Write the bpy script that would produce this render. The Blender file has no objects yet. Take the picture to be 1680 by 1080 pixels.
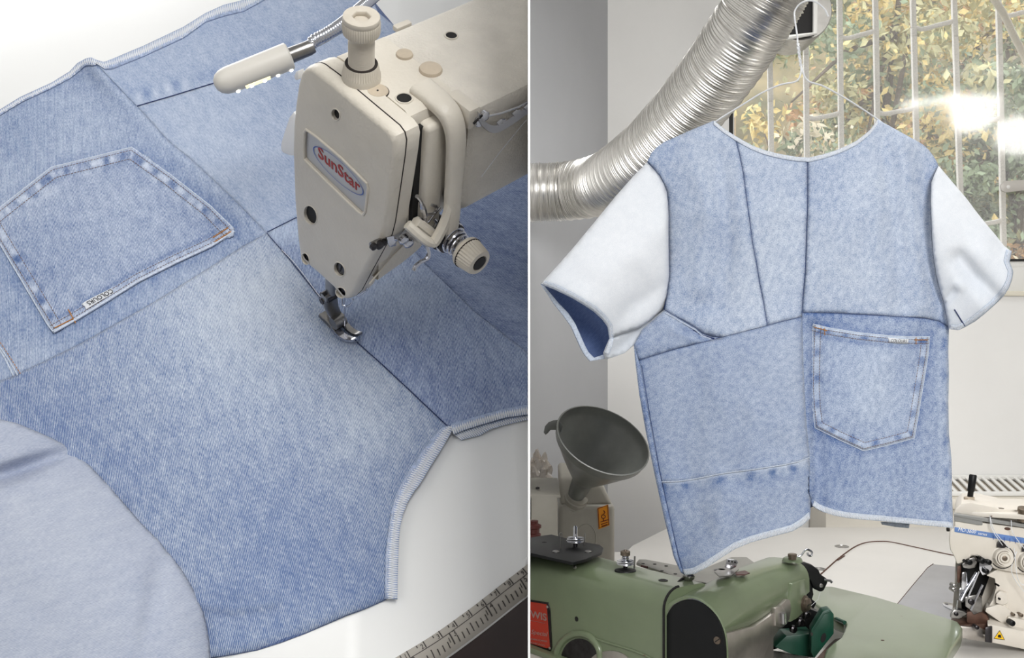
import bpy, bmesh, math, random
from mathutils import Vector, Matrix, noise as mnoise
from mathutils.geometry import delaunay_2d_cdt
random.seed(7)
SC = bpy.context.scene
COL = SC.collection
F = 1800.0                       # focal length in pixels of the 1680 x 1080 frame
CX, CY, CZ = 840.0, 540.0, 1.4   # image centre, camera height

# ------------------------------------------------------------------ camera, world, lights, exposure
cam = bpy.data.cameras.new('camera')
cam.sensor_width = 36.0
cam.lens = F / 1680.0 * 36.0
cam.clip_start = 0.02
co = bpy.data.objects.new('camera', cam)
co.location = (0, 0, CZ)
co.rotation_euler = (math.pi / 2, 0, 0)
COL.objects.link(co)
SC.camera = co
SC.view_settings.view_transform = 'Standard'
SC.view_settings.look = 'None'
SC.view_settings.gamma = 1.0
SC.view_settings.use_curve_mapping = False
SC.view_settings.exposure = 0.0

w = bpy.data.worlds.new('sky')
SC.world = w
w.use_nodes = True
bg = w.node_tree.nodes['Background']
bg.inputs['Color'].default_value = (0.93, 0.96, 1.0, 1)
bg.inputs['Strength'].default_value = 3.0


def area(name, loc, target, size, power, color=(1, 1, 1), sy=None):
    l = bpy.data.lights.new(name, 'AREA')
    l.energy = power
    l.color = color
    l.size = size
    if sy:
        l.shape = 'RECTANGLE'
        l.size_y = sy
    o = bpy.data.objects.new(name, l)
    o.location = loc
    o.rotation_euler = (Vector(target) - Vector(loc)).to_track_quat('-Z', 'Y').to_euler()
    COL.objects.link(o)
    return o


# bench key light from upper left, then fill lights added in the closed room
area('bench_window_light', (-0.95, 1.75, 2.5), (-0.15, 0.75, 1.35), 0.9, 17.5, (0.98, 0.985, 1.0))
area('bench_front_fill', (-1.2, -1.3, 1.9), (-0.2, 0.75, 1.35), 1.2, 8.5, (0.97, 0.98, 1.0))  # added fill from the front; no window stands there
area('room_front_fill', (0.75, -1.0, 2.6), (1.0, 2.4, 1.2), 1.2, 26, (1.0, 0.995, 0.98)).data.spread = math.radians(92)  # added front fill for the shirt and room, not a window
area('room_top_fill', (1.0, 2.7, 2.95), (0.9, 2.35, 0.6), 0.8, 15, (1.0, 0.995, 0.985)).data.spread = math.radians(120)  # added fill above the table, no fixture of the room


# ------------------------------------------------------------------ frames and projection


def P(x, y, d):
    """point at depth d seen at photo pixel x, y"""
    return Vector((d * (x - CX) / F, d, CZ - d * (y - CY) / F))


nL = Vector((.104, -.751, .652)).normalized()      # bench normal (the bench is tilted towards the viewer)
bL = Vector((1.561, 1, 1.036))
bL = (bL - nL * bL.dot(nL)).normalized()           # along the machine's arm
aL = bL.cross(nL)                                  # towards the operator
OL = P(567, 541, 0.70)                             # needle point on the cloth


def LB(b, a, n):
    return OL + bL * b + aL * a + nL * n


def hit(x, y, point, normal):
    r = P(x, y, 1.0) - Vector((0, 0, CZ))
    c = Vector((0, 0, CZ))
    t = (Vector(point) - c).dot(normal) / r.dot(normal)
    return c + r * t


def TL(x, y, h=0.0):                                # pixel -> bench plane (height h)
    return hit(x, y, OL + nL * h, nL)


def MB_(x, y, b):                                   # pixel -> plane b = const of machine
    return hit(x, y, OL + bL * b, bL)


def MA_(x, y, a):
    return hit(x, y, OL + aL * a, aL)


def loc2(p):                                        # world -> (b, a, n)
    q = p - OL
    return q.dot(bL), q.dot(aL), q.dot(nL)


TZ = 0.78


def TR(x, y, z=TZ):                                 # pixel -> horizontal plane at height z
    return hit(x, y, (0, 0, z), Vector((0, 0, 1)))


# ------------------------------------------------------------------ object helpers
SIDE = 'L'
PK = (868 - CX) / F                                 # the partition's plane: x = PK * y
PT = 0.00093 / 2


def clip(bm, side):
    nrm = Vector((1, -PK, 0)).normalized()
    if side == 'L':
        bmesh.ops.bisect_plane(bm, geom=bm.verts[:] + bm.edges[:] + bm.faces[:], plane_co=nrm * (-PT - 0.0002), plane_no=nrm, clear_outer=True)
    elif side == 'R':
        bmesh.ops.bisect_plane(bm, geom=bm.verts[:] + bm.edges[:] + bm.faces[:], plane_co=nrm * (PT + 0.0002), plane_no=nrm, clear_inner=True)


def wloc(o):
    v = Vector((0, 0, 0))
    while o:
        v = v + Vector(o.location)
        o = o.parent
    return v


def part(name, bm, mat, parent=None, smooth=40, loc=None, docip=True, kind=None, label=None):
    if docip:
        clip(bm, SIDE)
    if parent is not None:
        base = wloc(parent)
        l = Vector((0, 0, 0)) if loc is None else Vector(loc) - base
    else:
        base = Vector((0, 0, 0))
        if loc is None:
            loc = (0, 0, 0)
        l = Vector(loc)
    off = base + l if parent is not None else l
    bmesh.ops.translate(bm, verts=bm.verts, vec=-off)
    bmesh.ops.remove_doubles(bm, verts=bm.verts, dist=1e-7)
    me = bpy.data.meshes.new(name)
    bm.to_mesh(me)
    bm.free()
    if smooth:
        me.polygons.foreach_set('use_smooth', [True] * len(me.polygons))
        if smooth < 170:
            me.set_sharp_from_angle(angle=math.radians(smooth))
    if mat:
        me.materials.append(mat)
    o = bpy.data.objects.new(name, me)
    o.location = l
    COL.objects.link(o)
    if parent is not None:
        o.parent = parent
    if kind:
        o['kind'] = kind
    if label:
        o['label'] = label
    return o


def thing(name, label, cat, loc, group=None):
    o = bpy.data.objects.new(name, None)
    o.empty_display_size = 0.02
    o.location = loc
    COL.objects.link(o)
    tag(o, label, cat, group)
    return o


def tag(o, label, cat, group=None):
    o['label'] = label
    o['category'] = cat
    if group:
        o['group'] = group
    return o


def struct(name, bm, mat, label=None, **k):
    o = part(name, bm, mat, **k)
    o['kind'] = 'structure'
    if label:
        o['label'] = label
    return o


# ------------------------------------------------------------------ shape helpers (world space bmeshes)


def new():
    return bmesh.new()


def frame(z, up=None):
    z = Vector(z).normalized()
    if up is None:
        up = Vector((0, 0, 1)) if abs(z.z) < 0.9 else Vector((1, 0, 0))
    x = Vector(up).cross(z).normalized()
    y = z.cross(x)
    return x, y, z


def bevel(bm, w, seg=2, ang=30, geom=None):
    es = [e for e in (geom or bm.edges) if len(e.link_faces) == 2 and e.calc_face_angle(0) > math.radians(ang)]
    if es and w > 0:
        bmesh.ops.bevel(bm, geom=es, offset=w, segments=seg, profile=0.5, affect='EDGES', clamp_overlap=True)


def merge(dst, src):
    me = bpy.data.meshes.new('t')
    src.to_mesh(me)
    src.free()
    dst.from_mesh(me)
    bpy.data.meshes.remove(me)
    return dst


def box(c, ux, uy, uz, sx, sy, sz, bv=0, seg=2, bm=None):
    """box centred at c with half sizes along three axes"""
    b = new()
    c = Vector(c)
    ux, uy, uz = Vector(ux), Vector(uy), Vector(uz)
    vs = [b.verts.new(c + ux * (i * sx) + uy * (j * sy) + uz * (k * sz)) for i in (-1, 1) for j in (-1, 1) for k in (-1, 1)]
    for f in ((0, 1, 3, 2), (4, 6, 7, 5), (0, 4, 5, 1), (2, 3, 7, 6), (0, 2, 6, 4), (1, 5, 7, 3)):
        b.faces.new([vs[i] for i in f])
    bmesh.ops.recalc_face_normals(b, faces=b.faces)
    bevel(b, bv, seg)
    return merge(bm, b) if bm is not None else b


def wbox(x0, x1, y0, y1, z0, z1, bv=0, bm=None):
    return box(((x0 + x1) / 2, (y0 + y1) / 2, (z0 + z1) / 2), (1, 0, 0), (0, 1, 0), (0, 0, 1), (x1 - x0) / 2, (y1 - y0) / 2, (z1 - z0) / 2, bv, 2, bm)


def catmull(pts, n=8, closed=False):
    pts = [Vector(p) for p in pts]
    out = []
    m = len(pts)
    for i in range(m if closed else m - 1):
        p0 = pts[(i - 1) % m] if closed or i > 0 else pts[0] * 2 - pts[1]
        p1 = pts[i]
        p2 = pts[(i + 1) % m]
        p3 = pts[(i + 2) % m] if closed or i + 2 < m else pts[-1] * 2 - pts[-2]
        for k in range(n):
            t = k / n
            out.append(0.5 * ((2 * p1) + (p2 - p0) * t + (2 * p0 - 5 * p1 + 4 * p2 - p3) * t * t + (3 * p1 - p0 - 3 * p2 + p3) * t ** 3))
    if not closed:
        out.append(pts[-1])
    return out


def tube(pts, r, seg=8, bm=None, caps=True, closed=False, flat=None):
    """tube along points; r a number or one per point"""
    b = new()
    pts = [Vector(p) for p in pts]
    n = len(pts)
    rings = []
    prev = None
    for i, p in enumerate(pts):
        if closed:
            t = (pts[(i + 1) % n] - pts[i - 1])
        else:
            t = pts[min(i + 1, n - 1)] - pts[max(i - 1, 0)]
        if t.length < 1e-9:
            t = Vector((0, 0, 1))
        t.normalize()
        if prev is None:
            x, y, _ = frame(t)
        else:
            x = (prev - t * prev.dot(t))
            if x.length < 1e-6:
                x, y, _ = frame(t)
            x.normalize()
            y = t.cross(x)
        prev = x
        rr = r[i] if isinstance(r, (list, tuple)) else r
        rings.append([b.verts.new(p + (x * math.cos(2 * math.pi * k / seg) + y * math.sin(2 * math.pi * k / seg)) * rr) for k in range(seg)])
    for i in range(n if closed else n - 1):
        A, B = rings[i], rings[(i + 1) % n]
        for k in range(seg):
            b.faces.new((A[k], A[(k + 1) % seg], B[(k + 1) % seg], B[k]))
    if caps and not closed:
        b.faces.new(rings[0][::-1])
        b.faces.new(rings[-1])
    return merge(bm, b) if bm is not None else b


def lathe(base, axis, prof, seg=28, bm=None, up=None, ridges=0, rdepth=0.0, rz=None):
    """profile [(r, h)] turned about axis from base; optional ridges on heights in rz"""
    b = new()
    x, y, z = frame(axis, up)
    base = Vector(base)
    rings = []
    if ridges:
        seg = ridges * 2
    for (r, h) in prof:
        if r < 1e-7:
            rings.append([b.verts.new(base + z * h)])
        else:
            ring = []
            for k in range(seg):
                rr = r
                if ridges and k % 2 and (rz is None or rz[0] <= h <= rz[1]):
                    rr = r - rdepth
                a = 2 * math.pi * k / seg
                ring.append(b.verts.new(base + z * h + (x * math.cos(a) + y * math.sin(a)) * rr))
            rings.append(ring)
    for i in range(len(rings) - 1):
        A, B = rings[i], rings[i + 1]
        for k in range(seg):
            k2 = (k + 1) % seg
            if len(A) == 1 and len(B) == 1:
                continue
            if len(A) == 1:
                b.faces.new((A[0], B[k2], B[k]))
            elif len(B) == 1:
                b.faces.new((A[k], A[k2], B[0]))
            else:
                b.faces.new((A[k], A[k2], B[k2], B[k]))
    for ring, rev in ((rings[0], True), (rings[-1], False)):
        if len(ring) > 2:
            b.faces.new(ring[::-1] if rev else ring)
    bmesh.ops.recalc_face_normals(b, faces=b.faces)
    return merge(bm, b) if bm is not None else b


def inpoly(x, y, poly):
    c = False
    j = len(poly) - 1
    for i in range(len(poly)):
        xi, yi = poly[i][0], poly[i][1]
        xj, yj = poly[j][0], poly[j][1]
        if (yi > y) != (yj > y) and x < (xj - xi) * (y - yi) / (yj - yi) + xi:
            c = not c
        j = i
    return c


def resample(poly, step, closed=True):
    out = []
    n = len(poly)
    for i in range(n if closed else n - 1):
        a, b = Vector(poly[i][:2]), Vector(poly[(i + 1) % n][:2])
        m = max(1, int(round((b - a).length / step)))
        for k in range(m):
            out.append(a.lerp(b, k / m))
    if not closed:
        out.append(Vector(poly[-1][:2]))
    return out


def segdist(x, y, line):
    best = 1e9
    for i in range(len(line) - 1):
        ax, ay = line[i][0], line[i][1]
        bx, by = line[i + 1][0], line[i + 1][1]
        dx, dy = bx - ax, by - ay
        l2 = dx * dx + dy * dy
        t = 0 if l2 == 0 else max(0, min(1, ((x - ax) * dx + (y - ay) * dy) / l2))
        d = math.hypot(x - ax - t * dx, y - ay - t * dy)
        if d < best:
            best = d
    return best


def along(x, y, line):
    """nearest position: (distance, arc length, signed side)"""
    best = (1e9, 0, 0)
    s = 0
    for i in range(len(line) - 1):
        ax, ay = line[i][0], line[i][1]
        bx, by = line[i + 1][0], line[i + 1][1]
        dx, dy = bx - ax, by - ay
        L = math.hypot(dx, dy)
        t = max(0, min(1, ((x - ax) * dx + (y - ay) * dy) / (L * L)))
        d = math.hypot(x - ax - t * dx, y - ay - t * dy)
        if d < best[0]:
            best = (d, s + t * L, (dx * (y - ay) - dy * (x - ax)) / L)
        s += L
    return best


def cdt(outer, holes=(), grid=None, jitter=0.0):
    """triangulate a polygon with holes, with an optional inner grid; -> 2D points, faces"""
    pts = [Vector(p[:2]) for p in outer]
    edges = [(i, (i + 1) % len(pts)) for i in range(len(pts))]
    for h in holes:
        s = len(pts)
        pts += [Vector(p[:2]) for p in h]
        edges += [(s + i, s + (i + 1) % len(h)) for i in range(len(h))]
    if grid:
        xs = [p[0] for p in outer]
        ys = [p[1] for p in outer]
        y = min(ys) + grid * 0.5
        row = 0
        while y < max(ys):
            x = min(xs) + grid * (0.25 if row % 2 else 0.75)
            while x < max(xs):
                if inpoly(x, y, outer) and not any(inpoly(x, y, h) for h in holes):
                    if segdist(x, y, list(outer) + [outer[0]]) > grid * 0.45:
                        pts.append(Vector((x, y)))
                x += grid
            y += grid * 0.87
            row += 1
    nb = len(outer) + sum(len(h) for h in holes)
    v, e, f, ov, oe, of = delaunay_2d_cdt(pts, edges, [], 0, 1e-7)
    faces = []
    for t in f:
        cx = sum(v[i][0] for i in t) / len(t)
        cy = sum(v[i][1] for i in t) / len(t)
        if inpoly(cx, cy, outer) and not any(inpoly(cx, cy, h) for h in holes):
            faces.append(t)
    return v, faces


def prism(outer, fn, dirv, th, holes=(), bv=0, seg=2, bm=None, grid=None):
    """polygon (2D) mapped by fn to world, extruded by th along dirv, edges bevelled"""
    b = new()
    v, fs = cdt(outer, holes, grid)
    dirv = Vector(dirv).normalized()
    front = [b.verts.new(fn(p[0], p[1])) for p in v]
    back = [b.verts.new(q.co + dirv * th) for q in front]
    cnt = {}
    for f in fs:
        for i in range(len(f)):
            k = (f[i], f[(i + 1) % len(f)])
            cnt[k] = cnt.get(k, 0) + 1
    for f in fs:
        b.faces.new([front[i] for i in f])
        b.faces.new([back[i] for i in reversed(f)])
    for (i, j) in list(cnt):
        if (j, i) not in cnt:
            b.faces.new((front[j], front[i], back[i], back[j]))
    for q in [q for q in b.verts if not q.link_faces]:
        b.verts.remove(q)
    bmesh.ops.dissolve_limit(b, angle_limit=math.radians(0.6), verts=b.verts, edges=b.edges) if not grid else None
    bmesh.ops.recalc_face_normals(b, faces=b.faces)
    if bv:
        bevel(b, bv, seg)
    return merge(bm, b) if bm is not None else b


def ellipse(cx, cy, rx, ry, n=24, rot=0):
    c, s = math.cos(rot), math.sin(rot)
    return [(cx + rx * math.cos(t) * c - ry * math.sin(t) * s, cy + rx * math.cos(t) * s + ry * math.sin(t) * c) for t in [2 * math.pi * i / n for i in range(n)]]


def rrect(x0, y0, x1, y1, r, n=5):
    out = []
    for cx, cy, a0 in ((x1 - r, y1 - r, 0), (x0 + r, y1 - r, 90), (x0 + r, y0 + r, 180), (x1 - r, y0 + r, 270)):
        for i in range(n + 1):
            a = math.radians(a0 + 90 * i / n)
            out.append((cx + r * math.cos(a), cy + r * math.sin(a)))
    return out


def loft(rings, bm=None, cap0=True, cap1=True, closed=True):
    """rings of equal length world points"""
    b = new()
    R = [[b.verts.new(Vector(p)) for p in ring] for ring in rings]
    n = len(R[0])
    for i in range(len(R) - 1):
        for k in range(n if closed else n - 1):
            b.faces.new((R[i][k], R[i][(k + 1) % n], R[i + 1][(k + 1) % n], R[i + 1][k]))
    if cap0:
        b.faces.new(R[0][::-1])
    if cap1:
        b.faces.new(R[-1])
    bmesh.ops.recalc_face_normals(b, faces=b.faces)
    return merge(bm, b) if bm is not None else b


def text(s, origin, ux, uy, size, extrude=0.0001, shear=0.0, bold=0.0, align='LEFT', sx=1.0, bm=None):
    cu = bpy.data.curves.new('txt', 'FONT')
    cu.body = s
    cu.size = size
    cu.extrude = extrude
    cu.shear = shear
    cu.offset = bold
    cu.align_x = align
    cu.resolution_u = 3
    ob = bpy.data.objects.new('txt', cu)
    COL.objects.link(ob)
    dg = bpy.context.evaluated_depsgraph_get()
    me = bpy.data.meshes.new_from_object(ob.evaluated_get(dg))
    bpy.data.objects.remove(ob)
    bpy.data.curves.remove(cu)
    b = bm if bm is not None else new()
    ux, uy = Vector(ux).normalized(), Vector(uy).normalized()
    uz = ux.cross(uy)
    t = new()
    t.from_mesh(me)
    bpy.data.meshes.remove(me)
    for v in t.verts:
        c = v.co.copy()
        v.co = Vector(origin) + ux * (c.x * sx) + uy * c.y + uz * c.z
    return merge(b, t)


# ------------------------------------------------------------------ materials


def srgb(r, g, b):
    f = lambda c: (c / 255 / 12.92) if c / 255 <= 0.04045 else ((c / 255 + 0.055) / 1.055) ** 2.4
    return (f(r), f(g), f(b), 1)


class NT:
    def __init__(s, name):
        s.m = bpy.data.materials.new(name)
        s.m.use_nodes = True
        s.t = s.m.node_tree
        s.b = s.t.nodes['Principled BSDF']

    def n(s, kind, **k):
        q = s.t.nodes.new(kind)
        for a, v in k.items():
            if a.startswith('i_'):
                q.inputs[a[2:].replace('_', ' ')].default_value = v
            else:
                setattr(q, a, v)
        return q

    def l(s, a, ao, b, bi):
        s.t.links.new(a.outputs[ao], b.inputs[bi])

    def math(s, op, a, b=None, clamp=False):
        q = s.n('ShaderNodeMath', operation=op, use_clamp=clamp)
        for i, v in enumerate((a, b)):
            if v is None:
                continue
            if isinstance(v, (int, float)):
                q.inputs[i].default_value = v
            else:
                s.t.links.new(v, q.inputs[i])
        return q.outputs[0]


def mat(name, col, rough=0.5, metal=0.0, var=0.0, vscale=30, bump=0.0, bscale=200, col2=None, coat=0, spec=0.5, trans=0, speck=None, alpha=None):
    m = NT(name)
    base = srgb(*col)
    m.b.inputs['Base Color'].default_value = base
    m.b.inputs['Roughness'].default_value = rough
    m.b.inputs['Metallic'].default_value = metal
    m.b.inputs['Specular IOR Level'].default_value = spec
    if coat:
        m.b.inputs['Coat Weight'].default_value = coat
        m.b.inputs['Coat Roughness'].default_value = 0.1
    if trans:
        m.b.inputs['Transmission Weight'].default_value = trans
    if alpha is not None:
        m.b.inputs['Alpha'].default_value = alpha
    tc = m.n('ShaderNodeTexCoord')
    if var or col2:
        nz = m.n('ShaderNodeTexNoise', i_Scale=vscale, i_Detail=5.0, i_Roughness=0.6)
        m.l(tc, 'Object', nz, 'Vector')
        rp = m.n('ShaderNodeValToRGB')
        rp.color_ramp.elements[0].position = 0.35
        rp.color_ramp.elements[1].position = 0.68
        c2 = srgb(*col2) if col2 else tuple(min(1, c * (1 + var)) for c in base[:3]) + (1,)
        c1 = base if col2 else tuple(c * (1 - var) for c in base[:3]) + (1,)
        rp.color_ramp.elements[0].color = c1
        rp.color_ramp.elements[1].color = c2
        m.l(nz, 'Fac', rp, 'Fac')
        m.l(rp, 'Color', m.b, 'Base Color')
        if speck:
            n2 = m.n('ShaderNodeTexNoise', i_Scale=speck[0], i_Detail=3.0)
            m.l(tc, 'Object', n2, 'Vector')
            r2 = m.n('ShaderNodeValToRGB')
            r2.color_ramp.elements[0].position = speck[1]
            r2.color_ramp.elements[1].position = speck[1] + 0.04
            mx = m.n('ShaderNodeMix', data_type='RGBA')
            m.l(n2, 'Fac', r2, 'Fac')
            m.l(r2, 'Color', mx, 0)
            m.t.links.new(rp.outputs['Color'], mx.inputs[6])
            mx.inputs[7].default_value = srgb(*speck[2])
            m.t.links.new(mx.outputs[2], m.b.inputs['Base Color'])
    if bump:
        nb = m.n('ShaderNodeTexNoise', i_Scale=bscale, i_Detail=3.0)
        m.l(tc, 'Object', nb, 'Vector')
        bp = m.n('ShaderNodeBump', i_Strength=bump, i_Distance=0.001)
        m.l(nb, 'Fac', bp, 'Height')
        m.l(bp, 'Normal', m.b, 'Normal')
    return m.m


def emit(name, col, s):
    m = NT(name)
    m.b.inputs['Base Color'].default_value = srgb(*col)
    m.b.inputs['Emission Color'].default_value = srgb(*col)
    m.b.inputs['Emission Strength'].default_value = s
    return m.m


def denim(name, dark, light, bias=0.0, period=0.0013, ang=0.0, twill=0.55, fine=0.9, coarse=0.5, bump=0.5, cscale=14, fscale=900, stretch=0.33):
    """twill cloth: indigo and white threads; vertex attribute 'wear' fades it and also holds painted shade"""
    m = NT(name)
    m.b.inputs['Roughness'].default_value = 0.92
    m.b.inputs['Specular IOR Level'].default_value = 0.15
    m.b.inputs['Sheen Weight'].default_value = 0.15
    uv = m.n('ShaderNodeUVMap', uv_map='UVMap')
    mp = m.n('ShaderNodeMapping')
    mp.inputs['Rotation'].default_value = (0, 0, math.radians(ang))
    m.l(uv, 'UV', mp, 'Vector')
    wv = m.n('ShaderNodeTexWave', wave_type='BANDS', bands_direction='X', i_Scale=0.314 / period, i_Distortion=1.6, i_Detail=2.0, i_Detail_Scale=1.1)
    m.l(mp, 'Vector', wv, 'Vector')
    m2 = m.n('ShaderNodeMapping')
    m2.inputs['Scale'].default_value = (1, stretch, 1)
    m.l(mp, 'Vector', m2, 'Vector')
    nf = m.n('ShaderNodeTexNoise', i_Scale=fscale, i_Detail=2.0, i_Roughness=0.6)
    m.l(m2, 'Vector', nf, 'Vector')
    nm = m.n('ShaderNodeTexNoise', i_Scale=fscale / 6, i_Detail=3.0, i_Roughness=0.65)
    m.l(m2, 'Vector', nm, 'Vector')
    nc = m.n('ShaderNodeTexNoise', i_Scale=cscale, i_Detail=3.0)
    m.l(uv, 'UV', nc, 'Vector')
    at = m.n('ShaderNodeAttribute', attribute_name='wear_shade')
    a = m.math('MULTIPLY', m.math('SUBTRACT', wv.outputs['Fac'], 0.5), twill)
    b = m.math('MULTIPLY', m.math('SUBTRACT', nf.outputs['Fac'], 0.5), fine)
    e = m.math('MULTIPLY', m.math('SUBTRACT', nm.outputs['Fac'], 0.5), fine * 0.7)
    c = m.math('MULTIPLY', m.math('SUBTRACT', nc.outputs['Fac'], 0.5), coarse)
    s = m.math('ADD', m.math('ADD', a, b), m.math('ADD', c, e))
    s = m.math('ADD', s, at.outputs['Fac'])
    s = m.math('ADD', s, 0.5 + bias, clamp=True)
    rp = m.n('ShaderNodeValToRGB')
    rp.color_ramp.elements[0].color = srgb(*dark)
    rp.color_ramp.elements[1].color = srgb(*light)
    m.t.links.new(s, rp.inputs['Fac'])
    m.l(rp, 'Color', m.b, 'Base Color')
    if bump:
        bp = m.n('ShaderNodeBump', i_Strength=bump, i_Distance=0.0004)
        m.t.links.new(m.math('ADD', a, b), bp.inputs['Height'])
        m.l(bp, 'Normal', m.b, 'Normal')
    return m.m


def cloth(name, poly, fn, matr, parent, step=5.0, edge=2.5, dip=0.0012, wear_shade=None, th=0.0009, uvf=None, holes=(), inset=0.0, back=None, kind=None, label=None, hf=None, droplines=None):
    """cloth panel: polygon in photo pixels, fn(x, y, h) -> world; dips at its edges; per-vertex wear"""
    poly = [Vector(p[:2]) for p in poly]
    outer = resample(poly, step)
    v, fs = cdt(outer, holes, step)
    b = new()
    lay = b.verts.layers.float.new('wear_shade')
    uvl = b.loops.layers.uv.new('UVMap')
    closed = list(outer) + [outer[0]]
    dl = droplines if droplines is not None else [closed]
    vs, ws, uvs = [], [], []
    for p in v:
        x, y = p[0], p[1]
        d = min(segdist(x, y, L) for L in dl)
        h = hf(x, y) if hf else 0.0
        if dip and d < edge * 4:
            h -= dip * math.exp(-(d / edge) ** 2)
        vs.append(b.verts.new(fn(x, y, h)))
        ws.append(wear_shade(x, y) if wear_shade else 0.0)
        q = uvf(x, y) if uvf else fn(x, y, 0)
        uvs.append(q)
    for i, q in enumerate(vs):
        q[lay] = ws[i]
    idx = {q: i for i, q in enumerate(vs)}
    for f in fs:
        face = b.faces.new([vs[i] for i in f])
        for lp in face.loops:
            t = uvs[idx[lp.vert]]
            lp[uvl].uv = (t[0], t[1])
    for q in [q for q in b.verts if not q.link_faces]:
        b.verts.remove(q)
    # turn faces to the camera, then thickness as a second skin
    cn = Vector((0, 0, CZ))
    b.normal_update()
    k = sum(1 if f.normal.dot(cn - f.calc_center_median()) > 0 else -1 for f in b.faces)
    if k < 0:
        bmesh.ops.reverse_faces(b, faces=b.faces)
        b.normal_update()
    o = part(name, b, matr, parent, smooth=180, kind=kind, label=label)
    if th:
        md = o.modifiers.new('thick', 'SOLIDIFY')
        md.thickness = th
        md.offset = -1
    return o

# =================================================================== MATERIALS
M = {}
M['white_paint'] = mat('white_paint', (246, 246, 246), 0.6)
M['bench'] = mat('bench_laminate', (236, 236, 234), 0.35, var=0.015, vscale=6, spec=0.4)
M['cream'] = mat('cream_enamel', (214, 207, 194), 0.42, var=0.05, vscale=25, bump=0.35, bscale=420, spec=0.45)
M['cream_rough'] = mat('cream_enamel_textured', (218, 212, 201), 0.5, var=0.06, vscale=60, bump=0.7, bscale=700)
M['cream_plastic'] = mat('cream_plastic', (204, 196, 182), 0.4, var=0.06, vscale=80)
M['aged_plastic'] = mat('aged_cream_plastic', (190, 176, 156), 0.5, var=0.08, vscale=150)
M['chrome'] = mat('chrome', (205, 206, 212), 0.14, 1.0)
M['steel'] = mat('brushed_steel', (150, 148, 146), 0.3, 1.0, var=0.15, vscale=90)
M['dark_steel'] = mat('dark_steel', (70, 68, 70), 0.35, 1.0, var=0.2, vscale=80)
M['black'] = mat('black_recess', (12, 9, 9), 0.7)
M['dark_gap'] = mat('dark_gap', (40, 32, 28), 0.8)
M['badge_grey'] = mat('badge_grey', (188, 189, 192), 0.35)
M['badge_red'] = mat('badge_red', (168, 48, 44), 0.5)
M['badge_blue'] = mat('badge_blue', (70, 98, 180), 0.5)
M['lamp_cream'] = mat('lamp_cream', (212, 208, 200), 0.35)
M['led'] = emit('led_glow', (255, 252, 235), 9.0)
M['led_warm'] = emit('lamp_window_glow', (255, 244, 190), 1.0)
M['thread_white'] = mat('white_thread', (226, 228, 232), 0.85, var=0.06, vscale=300)
M['thread_brown'] = mat('brown_thread', (120, 100, 92), 0.85)
M['thread_orange'] = mat('orange_thread', (190, 130, 60), 0.85)
M['seam_shade'] = mat('seam_shade_blue', (40, 55, 100), 0.9)  # dark blue standing for shade in seams and folds
M['fray'] = mat('frayed_cotton', (196, 205, 220), 0.95, var=0.15, vscale=500)
M['edge_blue'] = mat('overlocked_denim_edge', (160, 174, 202), 0.95, var=0.2, vscale=400)
M['label_white'] = mat('woven_label_white', (218, 221, 226), 0.8, var=0.04, vscale=900)
M['ink'] = mat('black_ink', (30, 30, 40), 0.7)
M['tape_ink'] = mat('tape_ink', (72, 68, 66), 0.7)
M['tape'] = mat('measuring_tape', (176, 170, 160), 0.5, var=0.04, vscale=60)
M['floor_dark'] = mat('dark_wood', (32, 13, 9), 0.6, var=0.3, vscale=9)

DN = {}
DN['a'] = denim('denim_light_blue', (84, 110, 156), (198, 208, 224), -0.08, 0.00085, -10, twill=.55, fine=1.1, coarse=.3, fscale=1300)
DN['b'] = denim('denim_soft_blue', (104, 128, 170), (196, 205, 220), 0.0, 0.0010, -30, twill=.05, fine=.95, coarse=.35, fscale=1000)
DN['c'] = denim('denim_faded_blue', (82, 108, 156), (204, 212, 224), 0.0, 0.00088, -14, twill=.7, fine=1.1, coarse=.35, fscale=1300)
DN['d'] = denim('denim_mid_blue', (68, 92, 146), (190, 203, 224), -0.03, 0.00088, -6, twill=.75, fine=1.1, coarse=.35, fscale=1300)
DN['e'] = denim('denim_deep_blue', (60, 84, 138), (184, 198, 222), -0.06, 0.00088, 118, twill=.75, fine=1.1, coarse=.3, fscale=1300)
DN['pocket'] = denim('denim_pocket_blue', (78, 104, 152), (200, 209, 225), -0.10, 0.00085, -18, twill=.6, fine=1.1, coarse=.35, fscale=1300)
DN['sleeve'] = denim('denim_pale_reverse', (138, 150, 180), (212, 217, 227), 0.0, 0.0008, 70, twill=.35, fine=.7, coarse=.3, fscale=1200)
DN['lining'] = denim('denim_underside', (60, 78, 124), (130, 148, 186), -0.1, 0.0013, 30, twill=.4, fine=.8, coarse=.2)

# =================================================================== PARTITION AND THE TILTED BENCH CORNER
SIDE = 'L'
e1 = (TL(441, 540) - TL(433, 540)).normalized()
e2 = nL.cross(e1)


def UVL(x, y):
    q = TL(x, y) - OL
    return (q.dot(e1), q.dot(e2))


nrm = Vector((1, -PK, 0)).normalized()
tng = Vector((PK, 1, 0)).normalized()
b = box(tng * (0.42 + 1.9) + Vector((0, 0, 1.4)), nrm, tng, (0, 0, 1), PT, 1.9, 1.4)
struct('wall_middle', b, M['white_paint'], docip=False, loc=(tng.x * .42, .42, 0), label='thin upright white partition between bench corner and room')

# floor and bench
fl = new()
q = [LB(-.9, .9, -.72), LB(.75, .9, -.72), LB(.75, -1.1, -.72), LB(-.9, -1.1, -.72)]
qq = [p - nL * .02 for p in q]
struct('floor', loft([q, qq]), M['floor_dark'])

bench = thing('sewing_bench', 'white laminate sewing bench with rounded front edge under the denim', 'table', LB(0, .1, -.04))
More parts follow.
